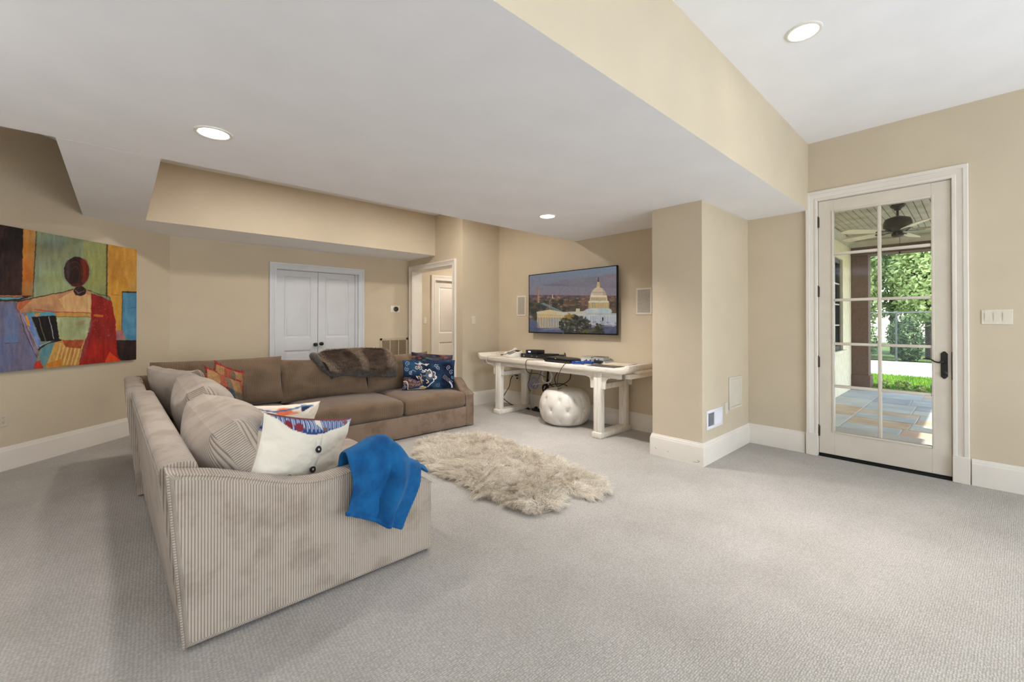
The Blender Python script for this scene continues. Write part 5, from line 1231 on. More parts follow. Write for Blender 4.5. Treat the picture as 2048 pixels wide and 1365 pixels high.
# ------------------------------------------------------------------ tufted pouf
M['leather'] = paint('cream_leather', (224, 218, 209), .34, .02, 9, .12, 220, spec=.5, var_rgb=(210, 203, 193))
pcx, pcy, R0, ph_ = 4.245, 3.60, .33, .44
pouf = thing('pouf', 'round tufted cream leather pouf under the console table', 'pouf', (pcx, pcy, 0))
nA, nH = 168, 60; tufts = []
for row, (tz, off) in enumerate(((.08, 0), (.21, .5), (.335, 0))):
    for k in range(9): tufts.append(((k + off) / 9 * 2 * math.pi + .12, tz))
A = np.linspace(0, 2 * math.pi, nA, endpoint=False); S = np.linspace(0, 1, nH)
prof = catmull([Vector(p) for p in ((.0, 0.004, 0), (.18, .002, 0), (.26, .010, 0), (.322, .055, 0), (.362, .14, 0), (.375, .235, 0), (.362, .335, 0), (.322, .42, 0), (.26, .468, 0), (.17, .484, 0), (.0, .488, 0))], 8)
pr = np.array([p.x for p in prof]); pz = np.array([p.y for p in prof]); pr = pr * .885; pz = pz * .92; nH = len(pr)
Rg, Ag = np.meshgrid(pr, A, indexing='ij'); Zg = np.repeat(pz[:, None], nA, 1); dent = np.zeros_like(Rg)
for (ta, tz) in tufts:
    da = np.angle(np.exp(1j * (Ag - ta))) * .36; dz = Zg - tz; d2 = np.hypot(da, dz)
    dent += .022 * np.exp(-(d2 / .017) ** 2) + .013 * np.exp(-(d2 / .05) ** 2)
    for sx in (-1, 1):   # pleats running to the neighbours
        for sz in (-1, 1):
            L_ = np.hypot(.098, .14); ux, uz = sx * .098 / L_, sz * .14 / L_; tpar = da * ux + dz * uz; tper = da * uz - dz * ux
            dent += .0045 * np.exp(-(tper / .008) ** 2) * np.clip(tpar / .02, 0, 1) * np.clip((.085 - tpar) / .05, 0, 1)
sidew = np.clip((Rg - .22) / .06, 0, 1); Rr = Rg - dent * sidew - .0025 * np.abs(np.sin(Ag * 6 + .36)) * 0
seam = np.exp(-(np.angle(np.exp(1j * (Ag - math.radians(232)))) / .02) ** 2) + np.exp(-(np.angle(np.exp(1j * (Ag - math.radians(262)))) / .02) ** 2); Rr = Rr - .01 * seam * sidew
P = np.stack([pcx + Rr * np.cos(Ag), pcy + Rr * np.sin(Ag), Zg], -1); P = np.concatenate([P, P[:, :1]], 1)
part(MB().grid(P[:, ::-1]), 'cover', M['leather'], pouf, smooth=180)
for ta, tz in tufts:
    rr = np.interp(tz, pz[10:60], pr[10:60]) - .030; c0 = (pcx + rr * math.cos(ta), pcy + rr * math.sin(ta), tz)
    if math.cos(ta) < .35: part(MB().lathe([(.010, 0), (.009, .004), (.004, .006)], c0, 10, (math.cos(ta), math.sin(ta), 0)), 'button', M['leather'], pouf)

# ------------------------------------------------------------------ throw pillows
M['textile'] = vcol('printed_cushion_fabric', .85, .15, .25, 700)
M['linen'] = paint('cream_linen', (232, 226, 214), .85, .02, 14, .35, 500, spec=.15)
M['buttonblack'] = paint('black_button', (26, 24, 28), .3, .05, 20, spec=.5)
def cushion(name, label, c, U, V, w, h, tf, tb, canvas=None, back=None, mat=None, seed=0, nx=110, ny=80, zmin=None, pinch=.06, wr=.008, root_loc=None, edge_rgb=None, cover='cover'):
    """knife-edge cushion, front bulge tf, back bulge tb; front carries the canvas, back its own canvas or colour"""
    t = thing(name, label, 'pillow', root_loc or (c[0], c[1], max(zmin or 0, c[2] - h / 2)), 'throw pillows on the sectional')
    Ux, Vx, X, Y, Zf, Zb = pillow_arrays(w, h, 2.0, nx=nx, ny=ny, pinch=pinch, wr=wr / .5, seed=seed, p=2.3)
    wrk = fbm(Ux * 2.2, Vx * 2.2, 1.3, 4, seed) * wr + np.sin(Ux * np.sign(Vx) * 8 + Vx * 6 + seed) * wr * .8 * np.abs(Ux * Vx)
    prof = np.clip((1 - np.abs(Ux) ** 2.3) * (1 - np.abs(Vx) ** 2.3), 0, 1) ** .55
    Zf = tf * prof + wrk * np.clip(prof * 4, 0, 1); Zb = -tb * prof + wrk * np.clip(prof * 4, 0, 1) * .7
    mb = MB(); mb.grid(np.stack([X, Y, Zf], -1), np.stack([X, Y], -1)); mb.grid(np.stack([X, Y, Zb], -1)[::-1], np.stack([X, Y], -1)[::-1])
    Mt = np.array(frame_matrix(c, U, V))
    def place(a):
        q = (Mt[:3, :3] @ np.asarray(a).T).T + Mt[:3, 3]
        if zmin is not None:
            lowz = q[:, 2] < zmin + .03; q[lowz, 2] = zmin + .03 - .03 * (1 - np.exp(-(zmin + .03 - q[lowz, 2]) / .03))
        return q
    for i in range(len(mb.v)): mb.v[i] = place(mb.v[i]) - np.array(t.location)
    me = mb.mesh(cover, mat or M['textile'], 180)
    if canvas is not None or back is not None:
        su, sv = (Ux / 2 + .5).ravel(), (Vx / 2 + .5).ravel(); n = len(su); cols = np.zeros((2 * n, 3))
        f = canvas.sample(su, sv) if isinstance(canvas, Canvas) else np.repeat(lin(canvas)[None], n, 0)
        b = back.sample(su, sv) if isinstance(back, Canvas) else np.repeat(lin(back if back is not None else canvas)[None], n, 0)
        cols[:n] = f; cols[n:] = b.reshape(nx, ny, 3)[::-1].reshape(-1, 3); set_cols(me, cols)
    link(cover, me, t)
    return t, place, (lambda u, v, lift=0: place(np.array([[*[np.interp(0, [0], [0])] * 0, w / 2 * u * (1 - pinch * (1 - v * v)), h / 2 * v * (1 - pinch * (1 - u * u)), tf * ((1 - abs(u) ** 2.3) * (1 - abs(v) ** 2.3)) ** .55 + lift]]))[0])

# embroidered fret border seen on the backs of the two white cushions
def fret(W=260):
    c = Canvas(0, 0, 1, 1, W, (226, 216, 200)); c.poly([(0, .80), (1, .80), (1, 1), (0, 1)], (52, 70, 120)); c.poly([(.86, 0), (1, 0), (1, 1), (.86, 1)], (52, 70, 120))
    for k in range(22):
        x = k / 22 + .01; c.line([(x, .84), (x, .97), (x + .022, .97), (x + .022, .88), (x + .034, .88)], .009, (206, 214, 226))
        c.line([(.88, x), (.98, x), (.98, x + .022), (.90, x + .022)], .009, (206, 214, 226))
    for x, y, rx, ry, q in ((.20, .90, .035, .05, (122, 44, 58)), (.30, .885, .045, .05, (132, 50, 62)), (.60, .87, .035, .025, (120, 96, 84)), (.86, .955, .05, .02, (130, 84, 76)), (.975, .3, .02, .05, (150, 60, 60)), (.975, .62, .02, .04, (150, 120, 100))): c.ell(x, y, rx, ry, q, 1, .1)
    c.line([(0, .79), (1, .79)], .02, (150, 160, 180)); c.poly([(0, .985), (1, .985), (1, 1), (0, 1)], (110, 60, 60)); return c
def blossom():
    c = Canvas(0, 0, 1, 1, 220, (230, 214, 196))
    for x, y, r, col in ((.15, .9, .09, (232, 206, 190)), (.42, .9, .10, (236, 120, 84)), (.55, .86, .07, (240, 150, 110)), (.74, .93, .07, (40, 50, 80)), (.3, .8, .06, (120, 140, 170)), (.97, .4, .05, (40, 50, 84)), (.96, .75, .05, (70, 90, 130)), (.02, .95, .06, (90, 120, 150))): c.ell(x, y, r, r * .7, col, 1, .3)
    c.line([(.0, .97), (.3, .93), (.7, .98), (1, .95)], .02, (70, 110, 150)); return c
def banded(base, art, pts, right):
    W = base.copy() if False else Canvas(0, 0, 1, 1, 260, base); lo = np.interp(W.X, [p[0] for p in pts], [p[1] for p in pts]); m = (W.Y > lo) | (W.X > right)
    q = art.a[np.clip((W.Y * art.H).astype(int), 0, art.H - 1), np.clip((W.X * art.W).astype(int), 0, art.W - 1)]; W.a = np.where(m[..., None], q, W.a); return W
linen_front = banded((228, 219, 203), fret(), [(0, .995), (.1, .95), (.22, .85), (.4, .80), (.58, .82), (.74, .87), (.9, .94), (1, .96)], .962)
linen_rear = banded((228, 216, 199), blossom(), [(0, .985), (.2, .93), (.4, .86), (.62, .88), (.78, .93), (.9, .985), (1, .99)], .97)
# nearest white cushion: placket with two black buttons
t1, _, at = cushion('throw_pillow', 'cream linen pillow with two black buttons leaning just inside the near arm', (.722, 2.432, .605), (.838, .488, -.245), (.30, .04, .955), .66, .41, .075, .14, linen_front, fret(), seed=4, zmin=.455, pinch=.10, wr=.013)
# placket strip and buttons follow the bulge
us = np.linspace(-.97, .97, 26); strip = np.array([[at(-.02, v, .0015), at(.10, v, .004), at(.105, v, .0005)] for v in us]); V3 = strip - np.array(t1.location)
link('placket', MB().grid(V3[:, ::-1]).mesh('placket', M['linen'], 180), t1)
nrm = Vector((.504, -.864, .25)).normalized()
for v in (.2, -.36):
    q = Vector(at(.04, v, .004)) - t1.location; b = MB().lathe([(.006, .004), (.014, .006), (.0185, .005), (.0185, .0), (.0165, -.003)], q, 20, nrm).build('button', M['buttonblack'], t1)
    MB().lathe([(.0055, .003), (.005, .0055), (.002, .006)], q, 12, nrm).build('button_eye', M['linen'], b)
cushion('throw_pillow', 'cream pillow with coral blossom top edge behind the buttoned pillow', (.735, 2.95, .615), (.86, .50, -.13), (.30, -.10, 1.0), .57, .38, .07, .13, linen_rear, blossom(), seed=8, zmin=.455, pinch=.09, wr=.012)

# woven plaid cushions
def plaid(seed):
    c = Canvas(0, 0, 1, 1, 240, (176, 128, 84)); r = np.random.default_rng(seed)
    cols = [(186, 140, 92), (168, 44, 40), (62, 84, 94), (184, 140, 92), (150, 122, 76), (168, 44, 40), (62, 84, 94), (186, 142, 96)]
    k = np.floor((c.X + .06 * fbm(c.X, c.Y, 3, 2, seed)) * 6).astype(int) % 8; l = np.floor((c.Y + .06 * fbm(c.X, c.Y, 3, 2, seed + 1)) * 5.5).astype(int) % 8
    A = np.array(cols, float); weave = ((np.floor(c.X * 120) + np.floor(c.Y * 100)) % 2 == 0)[..., None]
    c.a = np.where(weave, A[(k + 0) % 8] * .8 + A[(l + 3) % 8] * .2, A[(l + 3) % 8] * .8 + A[k % 8] * .2)
    c.a *= .82; c.grain(26, 70, 60, seed); c.poly([(0, 0), (1, 0), (1, .035), (0, .035)], (168, 34, 40)); c.poly([(0, .965), (1, .965), (1, 1), (0, 1)], (168, 34, 40)); return c
M['fringe'] = paint('red_wool_fringe', (150, 46, 48), .9, .2, 60)
def fringe(t, at_, sides, seed, n=34):
    r = np.random.default_rng(seed); mb = MB()
    for s in sides:
        for k in range(n):
            q = -0.97 + 1.94 * k / (n - 1); u, v = (q, 1) if s == 't' else ((-1, q) if s == 'l' else (1, q)); p = Vector(at_(u * .999, v * .999)) - t.location; o = (Vector(at_(u, v)) - Vector(at_(u * .9, v * .9))).normalized()
            mb.tube([p, p + o * .012 + Vector(r.normal(size=3) * .003), p + o * .022 + Vector(r.normal(size=3) * .006)], [.004, .0035, .002], 4)
    mb.build('fringe', M['fringe'], t, 60, kind='stuff')
tb, _, at = cushion('throw_pillow', 'red, blue and tan plaid pillow, the rear one by the far back cushions', (.68, 4.37, .685), (.55, .78, -.28), (.10, .16, 1), .48, .46, .07, .09, plaid(3), plaid(5), seed=13, zmin=.455, pinch=.07)
fringe(tb, at, 'tlr', 1)
tb, _, at = cushion('throw_pillow', 'red, blue and tan plaid pillow, the front one behind the second back cushion', (.625, 4.13, .655), (.60, .74, -.36), (-.02, .28, 1), .50, .46, .08, .09, plaid(7), plaid(9), seed=15, zmin=.455, pinch=.07)
fringe(tb, at, 'tlr', 2)

# dark blue silk cushions at the far end
def silk():
    c = Canvas(0, 0, 1.78, 1, 420, (26, 48, 82)); k = np.clip(fbm(c.X, c.Y, 2.6, 4, 3) * 1.3 + .5, 0, 1)[..., None]; c.a = np.array([12, 20, 40.]) * (1 - k) + np.array([36, 68, 98.]) * k
    Wt = (226, 214, 204); Gy = (150, 160, 176); Tn = (176, 138, 112)
    for x, y, r, col, f in ((.16, .88, .09, Gy, 1), (.12, .70, .08, Gy, -1), (.24, .58, .07, Gy, 1), (.44, .75, .08, (230, 196, 160), 1), (.55, .75, .08, (230, 196, 160), -1), (.55, .88, .06, Wt, 1), (.78, .85, .05, Wt, -1), (1.10, .82, .075, Gy, 1), (1.16, .72, .075, Gy, -1), (1.56, .74, .085, Gy, 1), (1.66, .58, .085, Gy, -1), (1.15, .16, .08, (110, 116, 126), 1), (.10, .24, .08, Gy, 1), (.06, .12, .07, Gy, -1), (1.70, .42, .06, (90, 140, 170), 1)): c.spiral(x, y, r, .016, col, 1.5, x * 9, f)
    c.curve([(.40, .90), (.50, .86), (.62, .88), (.74, .84), (.86, .87)], .018, Wt); c.curve([(.20, .52), (.30, .66), (.40, .60)], .014, Gy)
    c.poly([(.0, .45), (.2, .42), (.5, .28), (.62, .24), (.66, .18), (.4, .10), (.2, .06), (0, .30)], (122, 92, 84), .75, c2=(90, 66, 60), nscale=14)
    for k in range(60): c.spiral(.05 + rng.uniform(0, .55), .14 + rng.uniform(0, .22), .018, .007, (176, 140, 130), .8, k)
    c.curve([(.0, .30), (.10, .30), (.16, .18), (.18, .04), (.30, .02), (.5, .05), (.74, .03)], .022, Wt)
    for k in range(8): c.curve([(.54 + k * .02, .02), (.56 + k * .03, .10), (.66 + k * .015, .14 - k * .012)], .012, (222, 196, 140))
    c.ell(.88, .50, .14, .16, (96, 102, 110), .85, .1); c.ell(.90, .47, .06, .055, (214, 206, 200), 1, .2); c.curve([(.62, .66), (.70, .62), (.74, .67), (.82, .63), (.86, .68), (.92, .62), (.95, .52)], .026, Wt); c.curve([(.60, .60), (.68, .58), (.74, .61)], .02, Wt)
    c.curve([(1.0, .60), (1.07, .56), (1.06, .46), (1.12, .40), (1.06, .34), (1.0, .36), (1.02, .28), (.92, .20), (.82, .10)], .024, Wt); c.spiral(1.08, .40, .06, .018, Wt, 1.2, 1)
    c.curve([(.44, .42), (.52, .44), (.58, .36), (.66, .30)], .034, Tn); c.curve([(.56, .52), (.60, .46), (.58, .36), (.62, .24)], .03, Tn); c.curve([(.66, .46), (.74, .46)], .024, Tn); c.curve([(.42, .46), (.48, .38)], .02, Wt); c.curve([(.76, .34), (.84, .26), (.78, .22)], .03, (216, 178, 150))
    for i in range(9):
        for j_ in range(4): c.ell(1.34 + i * .036 + j_ * .022, .43 - i * .026 + j_ * .028 - .03, .014, .010, (206, 206, 222) if (i + j_) % 3 else (196, 130, 110))
    c.curve([(1.58, .26), (1.66, .16), (1.66, .06)], .05, (196, 200, 216)); c.grain(10, 60, 60, 3)
    c.poly([(0, 0), (1.78, 0), (1.78, .012), (0, .012)], (20, 20, 30)); c.x1 = 1.0; return c
def darksilk():
    c = Canvas(0, 0, 1, 1, 200, (30, 28, 40)); k = np.clip(fbm(c.X, c.Y, 5, 4, 8) * 1.5 + .4, 0, 1)[..., None]; c.a = np.array([22, 22, 36.]) * (1 - k) + np.array([74, 62, 66.]) * k
    for i in range(40): c.ell(rng.uniform(0, 1), rng.uniform(.6, 1), .04, .025, [(150, 84, 50), (60, 70, 120), (96, 60, 80), (70, 110, 100)][i % 4], .7, .5)
    return c
cushion('throw_pillow', 'dark patterned silk pillow mostly hidden behind the embroidered blue pillow', (3.0, 4.80, .69), (.90, -.30, -.10), (.10, .30, 1), .56, .42, .06, .07, darksilk(), darksilk(), seed=21, zmin=.465, pinch=.05)
cushion('throw_pillow', 'blue silk pillow with embroidered swirls beside the far arm', (2.855, 4.635, .638), (.915, -.40, -.03), (.05, .25, 1), .66, .385, .065, .06, silk(), (20, 24, 44), seed=23, zmin=.465, pinch=.045, nx=200, ny=120)

# ------------------------------------------------------------------ blue fleece throw over the near arm
def plush_mat(name, a, b, scale=14):
    N = Nodes(name); v = N.coord(); f = N.noise(v, scale, 4, .6); g = N.noise(v, 600, 2)
    N.set(**{'Base Color': N.ramp(f, [(.32, L4(b)), (.66, L4(a))]), 'Roughness': .8, 'Specular IOR Level': .15, 'Sheen Weight': .22, 'Sheen Roughness': .5}); N.bump(g, .4, .003); return N.m
M['bluefleece'] = plush_mat('blue_fleece', (24, 96, 150), (10, 64, 114), 9); M['bluefleece'].node_tree.nodes['Principled BSDF'].inputs['Sheen Tint'].default_value = (.35, .65, 1, 1)
def drape(P, th, nrm_sign=1, mat=None):
    """closed cloth slab from a grid of points, thickness th, rounded hems"""
    P = np.asarray(P, float); du = np.gradient(P, axis=0); dv = np.gradient(P, axis=1); n = np.cross(du, dv); n /= np.maximum(np.linalg.norm(n, axis=-1, keepdims=True), 1e-9); n *= nrm_sign
    a, b = P.shape[:2]; e = np.ones((a, b)); m = min(3, a // 4, b // 4)
    for k in range(3):
        f = [0.15, .65, .9][k]; e[k] = np.minimum(e[k], f); e[-1 - k] = np.minimum(e[-1 - k], f); e[:, k] = np.minimum(e[:, k], f); e[:, -1 - k] = np.minimum(e[:, -1 - k], f)
    T = P + n * th * (.5 + .5 * e[..., None]); B = P + n * th * (.5 - .5 * e[..., None]); mb = MB()
    s = nrm_sign > 0
    mb.grid(T if s else T[::-1]); mb.grid(B[::-1] if s else B)
    for X, Y in ((T[0], B[0]), (B[-1], T[-1]), (B[:, 0], T[:, 0]), (T[:, -1], B[:, -1])):
        q = np.stack([X, Y], 1); mb.grid(q if s else q[::-1])
    return mb
bl = thing('throw_blanket', 'bright blue fleece blanket draped over the near sofa arm', 'blanket', (1.02, 2.15, .55))
def blue_layer(off, zl, zr, x0t, x1t, x0b, x1b, seed, inner=.40):
    nw, ns = 60, 70; w_ = np.linspace(0, 1, nw); out = np.zeros((nw, ns, 3))
    for i, a in enumerate(w_):
        zb = zl + (zr - zl) * a; xt = x0t + (x1t - x0t) * a
        # arm height under this strand
        za = np.interp(1.318 - xt, [q[0] for q in ARM], [q[1] for q in ARM]); bunch = .026 + .05 * math.exp(-((a - .42) / .30) ** 2)
        path = [(2.285, za - .05 - .05 * a), (2.262, za - .01), (2.235, za + .022 + bunch * .7), (2.185, za + .03 + bunch), (2.135, za + .024 + bunch * .8), (2.098, za + .0), (2.090, za - .06), (2.088, (za + zb) / 2), (2.086, zb + .05), (2.084, zb)]
        P = np.array([(v.x, v.y) for v in catmull([Vector((y, z, 0)) for y, z in path], 8)]); s = np.concatenate([[0], np.cumsum(np.hypot(*np.diff(P, axis=0).T))]); s /= s[-1]
        t_ = np.linspace(0, 1, ns); y = np.interp(t_, s, P[:, 0]); z = np.interp(t_, s, P[:, 1])
        hang = np.clip((t_ - .42) / .58, 0, 1); x = xt + ((x0b + (x1b - x0b) * a) - xt) * hang ** 1.1
        fold = (.016 * np.sin(a * 10 + .8 + .9 * t_) + .008 * np.sin(a * 19 + 2 + 1.5 * t_) + .022 * np.exp(-((a - .70 + .06 * hang) / .09) ** 2) - .018 * np.exp(-((a - .56 + .05 * hang) / .07) ** 2) + .005 * np.sin(a * 6 + z * 40)) * np.clip(hang * 2.5, .3, 1) * 1.5 + .010 * fbm(a * 5 + t_ * 1.2, t_ * 6, 1, 3, 21)
        out[i, :, 0] = x + .004 * np.sin(z * 30 + a * 9); out[i, :, 1] = y - off - np.maximum(fold, -.006) - .012 * hang; out[i, :, 2] = z + off * .6 * (1 - hang) + fold * .35 * (1 - hang)
    return out
part(drape(blue_layer(.0, .402, .25, .845, 1.235, .815, 1.085, 1), .012, -1), 'under_layer', M['bluefleece'], bl, smooth=180)
part(drape(blue_layer(.030, .395, .222, .835, 1.262, .800, 1.098, 1), .014, -1), 'top_layer', M['bluefleece'], bl, smooth=180)
# hem roll at the lower edge
L_ = blue_layer(.030, .395, .222, .835, 1.262, .800, 1.098, 1)[:, -1]; part(MB().tube([tuple(p + np.array([0, -.004, .004])) for p in L_[::2]], .013, 8), 'hem', M['bluefleece'], bl, smooth=180)
# corner of the blanket lying towards the front of the arm
Q = np.zeros((26, 30, 3))
for i in range(26):
    a = i / 25
    for j in range(30):
        b = j / 29; x = 1.16 + .165 * b; za = np.interp(1.318 - x, [q[0] for q in ARM], [q[1] for q in ARM])
        Q[i, j] = (x + .01 * math.sin(a * 5), 2.14 + .13 * a + .02 * b, za + .028 + .034 * math.sin(min(b * 1.9, 1) * 1.57) * (1 - b * .7) + .008 * math.sin(a * 9 + b * 4))
part(drape(Q, .016, -1 if np.cross(Q[1, 0] - Q[0, 0], Q[0, 1] - Q[0, 0])[2] > 0 and False else (1 if np.cross(Q[1, 0] - Q[0, 0], Q[0, 1] - Q[0, 0])[2] > 0 else -1)), 'corner_flap', M['bluefleece'], bl, smooth=180)

# ------------------------------------------------------------------ faux fur throw folded over the far back cushions
def hair(name, parent, roots, dirs, length, mats, npt=6, curl=.0, droop=.4, r0=.0012, seed=0, kind='stuff', wave=9, cols=None, clump=None):
    r = np.random.default_rng(seed); n = len(roots); off = np.zeros(3); q = parent
    while q is not None: off += np.array(q.location); q = q.parent
    t = np.linspace(0, 1, npt); L = (length * r.uniform(.65, 1.2, n))[:, None, None]; ph = r.uniform(0, 6.283, n)[:, None]
    side = np.cross(dirs, np.array([0, 0, 1.0])) ; side /= np.maximum(np.linalg.norm(side, axis=1, keepdims=True), 1e-6)
    P = roots[:, None, :] + dirs[:, None, :] * t[None, :, None] * L
    P[..., 2] -= droop * length * (t ** 2)[None]
    wv = np.sin(t[None] * wave + ph) * t[None] * curl; P += side[:, None, :] * wv[..., None]; P[..., 2] += np.cos(t[None] * wave + ph) * t[None] * curl * .6
    if clump is not None: P += clump[:, None, :] * (t ** 1.5)[None, :, None]
    P -= off
    cu = bpy.data.hair_curves.new(name); cu.add_curves([npt] * n); cu.points.foreach_set('position', P.reshape(-1, 3).astype(np.float32).ravel())
    ra = cu.attributes.get('radius') or cu.attributes.new('radius', 'FLOAT', 'POINT'); ra.data.foreach_set('value', np.tile(r0 * (1 - .75 * t), n).astype(np.float32))
    if cols is not None:
        ca = cu.attributes.new('Col', 'FLOAT_COLOR', 'POINT'); cc = np.ones((n, npt, 4), np.float32); cc[..., :3] = cols[:, None, :]; ca.data.foreach_set('color', cc.ravel())
    cu.materials.append(mats); return link(name, cu, parent, kind=kind)
def fur_mat(name):
    N = Nodes(name); a = N.n('ShaderNodeAttribute'); a.attribute_name = 'Col'
    N.set(**{'Base Color': a.outputs['Color'], 'Roughness': .75, 'Specular IOR Level': .15}); return N.m
M['fur'] = fur_mat('fur_strand')
M['greyplush'] = plush_mat('grey_brown_plush', (92, 86, 82), (60, 55, 52), 30)
ft = thing('fur_throw', 'folded brown faux fur throw lying over the far back cushions', 'blanket', (2.05, 4.98, .66))
def fur_layer(zb, out, xl, xr, seed, top_=0.0, nw=64, ns=50, skew=.09):
    w_ = np.linspace(0, 1, nw); G = np.zeros((nw, ns, 3))
    for i, a in enumerate(w_):
        sag = .028 * math.sin(a * 5.2 + .4) + .012 * math.sin(a * 11 + seed)
        rise = .018 + .03 * a * math.sin(min(a * 1.2, 1) * 3.14) - .05 * np.clip((.12 - a) / .12, 0, 1) - .06 * np.clip((a - .90) / .10, 0, 1) ** 2
        path = [(5.235, .80), (5.225, .86), (5.19, .905 + rise), (5.12, .915 + rise + top_), (5.04, .895 + rise + top_), (4.965 - out, .835), (4.925 - out, .76), (4.915 - out, zb + .03 + sag), (4.925 - out, zb + sag)]
        P = np.array([(v.x, v.y) for v in catmull([Vector((y, z, 0)) for y, z in path], 6)]); s = np.concatenate([[0], np.cumsum(np.hypot(*np.diff(P, axis=0).T))]); s /= s[-1]
        t_ = np.linspace(0, 1, ns); y = np.interp(t_, s, P[:, 0]); z = np.interp(t_, s, P[:, 1])
        front = np.clip((t_ - .35) / .65, 0, 1)
        G[i, :, 0] = xl + (xr - xl) * a + skew * front * (1 - a) + .008 * np.sin(t_ * 7 + a * 5); G[i, :, 1] = y - .012 * np.sin(a * 9 + seed) * front; G[i, :, 2] = z
    return G
for k, (zb, out, th) in enumerate(((.655, .012, .016), (.672, .034, .016), (.695, .052, .018))):
    part(drape(fur_layer(zb, out, 1.655 + .01 * k, 2.545 - .012 * k, k), th, -1), 'plush_fold', M['greyplush'], ft, smooth=180)
G = fur_layer(.745, .074, 1.635, 2.54, 3, .02); part(drape(G, .012, -1), 'fur_side', paint('fur_hide', (58, 46, 40), .9, .1, 20), ft, smooth=180)
# rolled left end
part(MB().tube([(1.66, 5.22, .86), (1.625, 5.14, .918), (1.62, 5.04, .912), (1.645, 4.97, .85), (1.70, 4.93, .76), (1.76, 4.90, .70)], [.022, .038, .042, .036, .03, .018], 10, smooth=5), 'rolled_edge', M['greyplush'], ft, smooth=180)
def scatter(G, n, seed):
    r = np.random.default_rng(seed); a, b = G.shape[:2]; fi = r.uniform(0, a - 1.001, n); fj = r.uniform(0, b - 1.001, n); i = fi.astype(int); j = fj.astype(int); u = (fi - i)[:, None]; v = (fj - j)[:, None]
    P = (G[i, j] * (1 - u) + G[i + 1, j] * u) * (1 - v) + (G[i, j + 1] * (1 - u) + G[i + 1, j + 1] * u) * v
    nn = np.cross(G[i + 1, j] - G[i, j], G[i, j + 1] - G[i, j]); nn /= np.linalg.norm(nn, axis=1, keepdims=True); td = G[i, j + 1] - G[i, j]; td /= np.linalg.norm(td, axis=1, keepdims=True)
    return P, nn, td, fi / (a - 1), fj / (b - 1), r
P, nn, td, fa, fb, r = scatter(G, 26000, 5); nn = -nn if (nn @ np.array([0, -1, .6])).mean() < 0 else nn
band = .5 + .5 * np.sin(fa * 13.5 + 1.2 + 1.1 * fbm(fa, fb, 3, 2, 4)); band2 = np.clip((band - .62) / .3, 0, 1) * (.55 + .45 * np.clip(1.2 - np.abs(fb - .42) * 2.2, 0, 1)); tone = np.clip(.62 * band2 * (.6 + .8 * np.clip(fbm(fa * 3, fb * 2, 2, 3, 9) + .5, 0, 1)) + .12 + .22 * fbm(fa * 6, fb * 6, 2, 3, 6), 0, 1)[:, None]
cols = lin(np.array([78, 62, 54])) * (1 - tone) + lin(np.array([196, 174, 152])) * tone; cols *= r.uniform(.75, 1.25, (len(P), 1))
hair('fur_pile', ft, P + nn * .011, nn * .55 + td * .75 + r.normal(size=P.shape) * .22, .026, M['fur'], 5, .002, .2, .0011, 7, cols=cols)

# ------------------------------------------------------------------ sheepskin rug
OUTL = [(2.16, 3.70), (2.39, 4.01), (2.604, 4.06), (2.72, 3.90), (2.92, 3.87), (3.04, 3.65), (3.005, 3.377), (3.016, 3.05), (3.008, 2.835), (2.96, 2.54), (2.92, 2.33), (2.925, 2.15), (2.86, 2.04), (2.74, 1.925), (2.61, 1.89), (2.545, 1.93), (2.50, 2.05), (2.50, 2.16), (2.36, 2.045), (2.215, 1.985), (2.09, 2.02), (2.03, 2.08), (2.02, 2.215), (2.045, 2.33), (1.98, 2.44), (1.99, 2.592), (2.05, 2.77), (2.01, 2.956), (2.02, 3.138), (2.05, 3.335)]
ol = [(v.x, v.y) for v in catmull([Vector((*p, 0)) for p in OUTL + OUTL[:1]], 4)][:-1]; ctr = np.array([2.5, 3.0])
rug = thing('sheepskin_rug', 'shaggy oatmeal sheepskin rug on the carpet in front of the sofa', 'rug', (2.5, 3.0, 0))
rings = [(1.0, .002), (.985, .012), (.9, .02), (.6, .024), (.3, .026), (.04, .027)]
Gr = np.array([[(ctr[0] + (x - ctr[0]) * k, ctr[1] + (y - ctr[1]) * k, z) for x, y in ol + ol[:1]] for k, z in rings])
M['hide'] = paint('sheepskin_hide', (186, 170, 148), .95, .1, 20)
part(MB().grid(Gr[:, ::-1] if False else Gr), 'hide', M['hide'], rug, smooth=180)
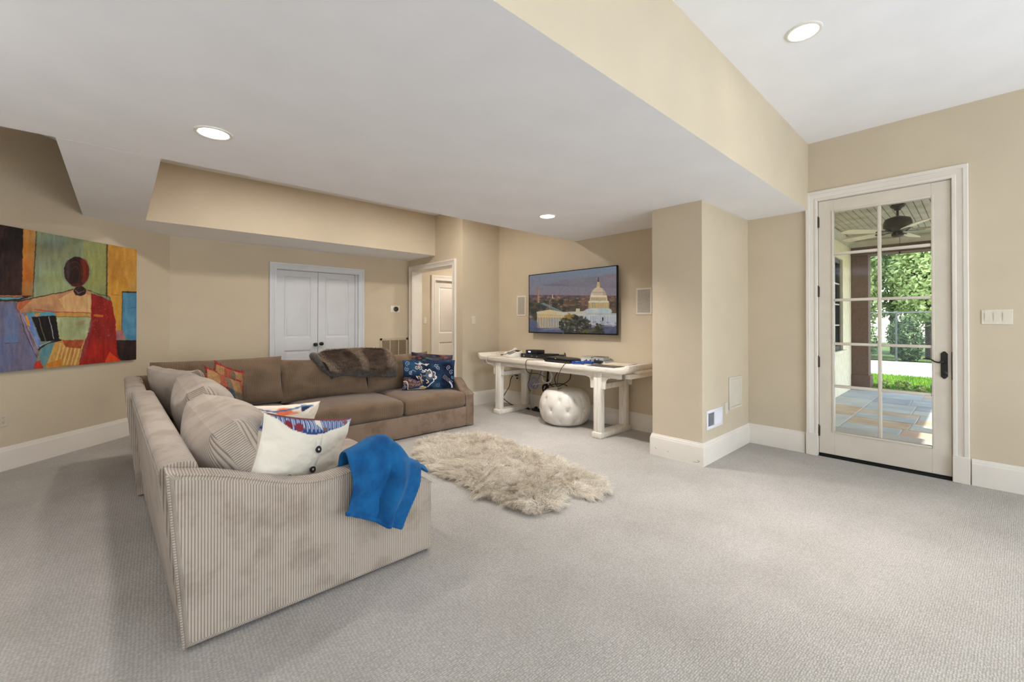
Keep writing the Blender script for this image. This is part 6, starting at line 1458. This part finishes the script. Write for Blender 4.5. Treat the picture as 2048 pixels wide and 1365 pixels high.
PL = np.array(ol); r = np.random.default_rng(17); cand = np.stack([r.uniform(1.9, 3.1, 90000), r.uniform(1.85, 4.1, 90000)], -1); ins = np.zeros(len(cand), bool)
for i in range(len(PL)):
    (xa, ya), (xb, yb) = PL[i], PL[(i + 1) % len(PL)]; tt = ((ya > cand[:, 1]) != (yb > cand[:, 1])); ins ^= tt & (cand[:, 0] < (xb - xa) * (cand[:, 1] - ya) / (yb - ya + 1e-12) + xa)
cand = cand[ins]; n = len(cand)
dmin = np.full(n, 9.0); 
for p in PL[::2]: dmin = np.minimum(dmin, np.hypot(*(cand - p).T))
gx = fbm(cand[:, 0], cand[:, 1], 8, 3, 31); gy = fbm(cand[:, 0], cand[:, 1], 8, 3, 32); mound = np.clip(fbm(cand[:, 0], cand[:, 1], 9, 3, 35) * .5 + .45, 0, 1); outw = cand - ctr; outw[:, 0] -= .3 * np.sign(outw[:, 0]) * 0; outw /= np.linalg.norm(outw, axis=1, keepdims=True)
near = np.clip(1 - dmin / .25, 0, 1)[:, None]; dirs2 = np.stack([gx, gy], -1) * 2.4 + outw * (.35 + .8 * near); dirs = np.concatenate([dirs2, np.full((n, 1), .80)], 1) + r.normal(size=(n, 3)) * .16; dirs /= np.linalg.norm(dirs, axis=1, keepdims=True)
cell = np.floor(cand * 38).astype(int); key = (cell[:, 0] * 73856093 ^ cell[:, 1] * 19349663) % 4096; cl = np.random.default_rng(3).normal(size=(4096, 3))[key] * np.array([.022, .022, .010])
tone = np.clip(.5 + .55 * fbm(cand[:, 0], cand[:, 1], 4, 4, 41) + .25 * np.random.default_rng(4).normal(size=4096)[key] * .5, 0, 1)[:, None]
cols = (lin(np.array([204, 190, 170])) * (1 - tone) + lin(np.array([246, 238, 225])) * tone) * r.uniform(.74, 1.12, (n, 1))
hair('wool_pile', rug, np.concatenate([cand, .014 + .034 * (mound * np.clip(dmin / .08, 0, 1))[:, None]], 1), dirs, .085, M['fur'], 7, .008, .45, .0015, 19, wave=11, cols=cols, clump=cl)
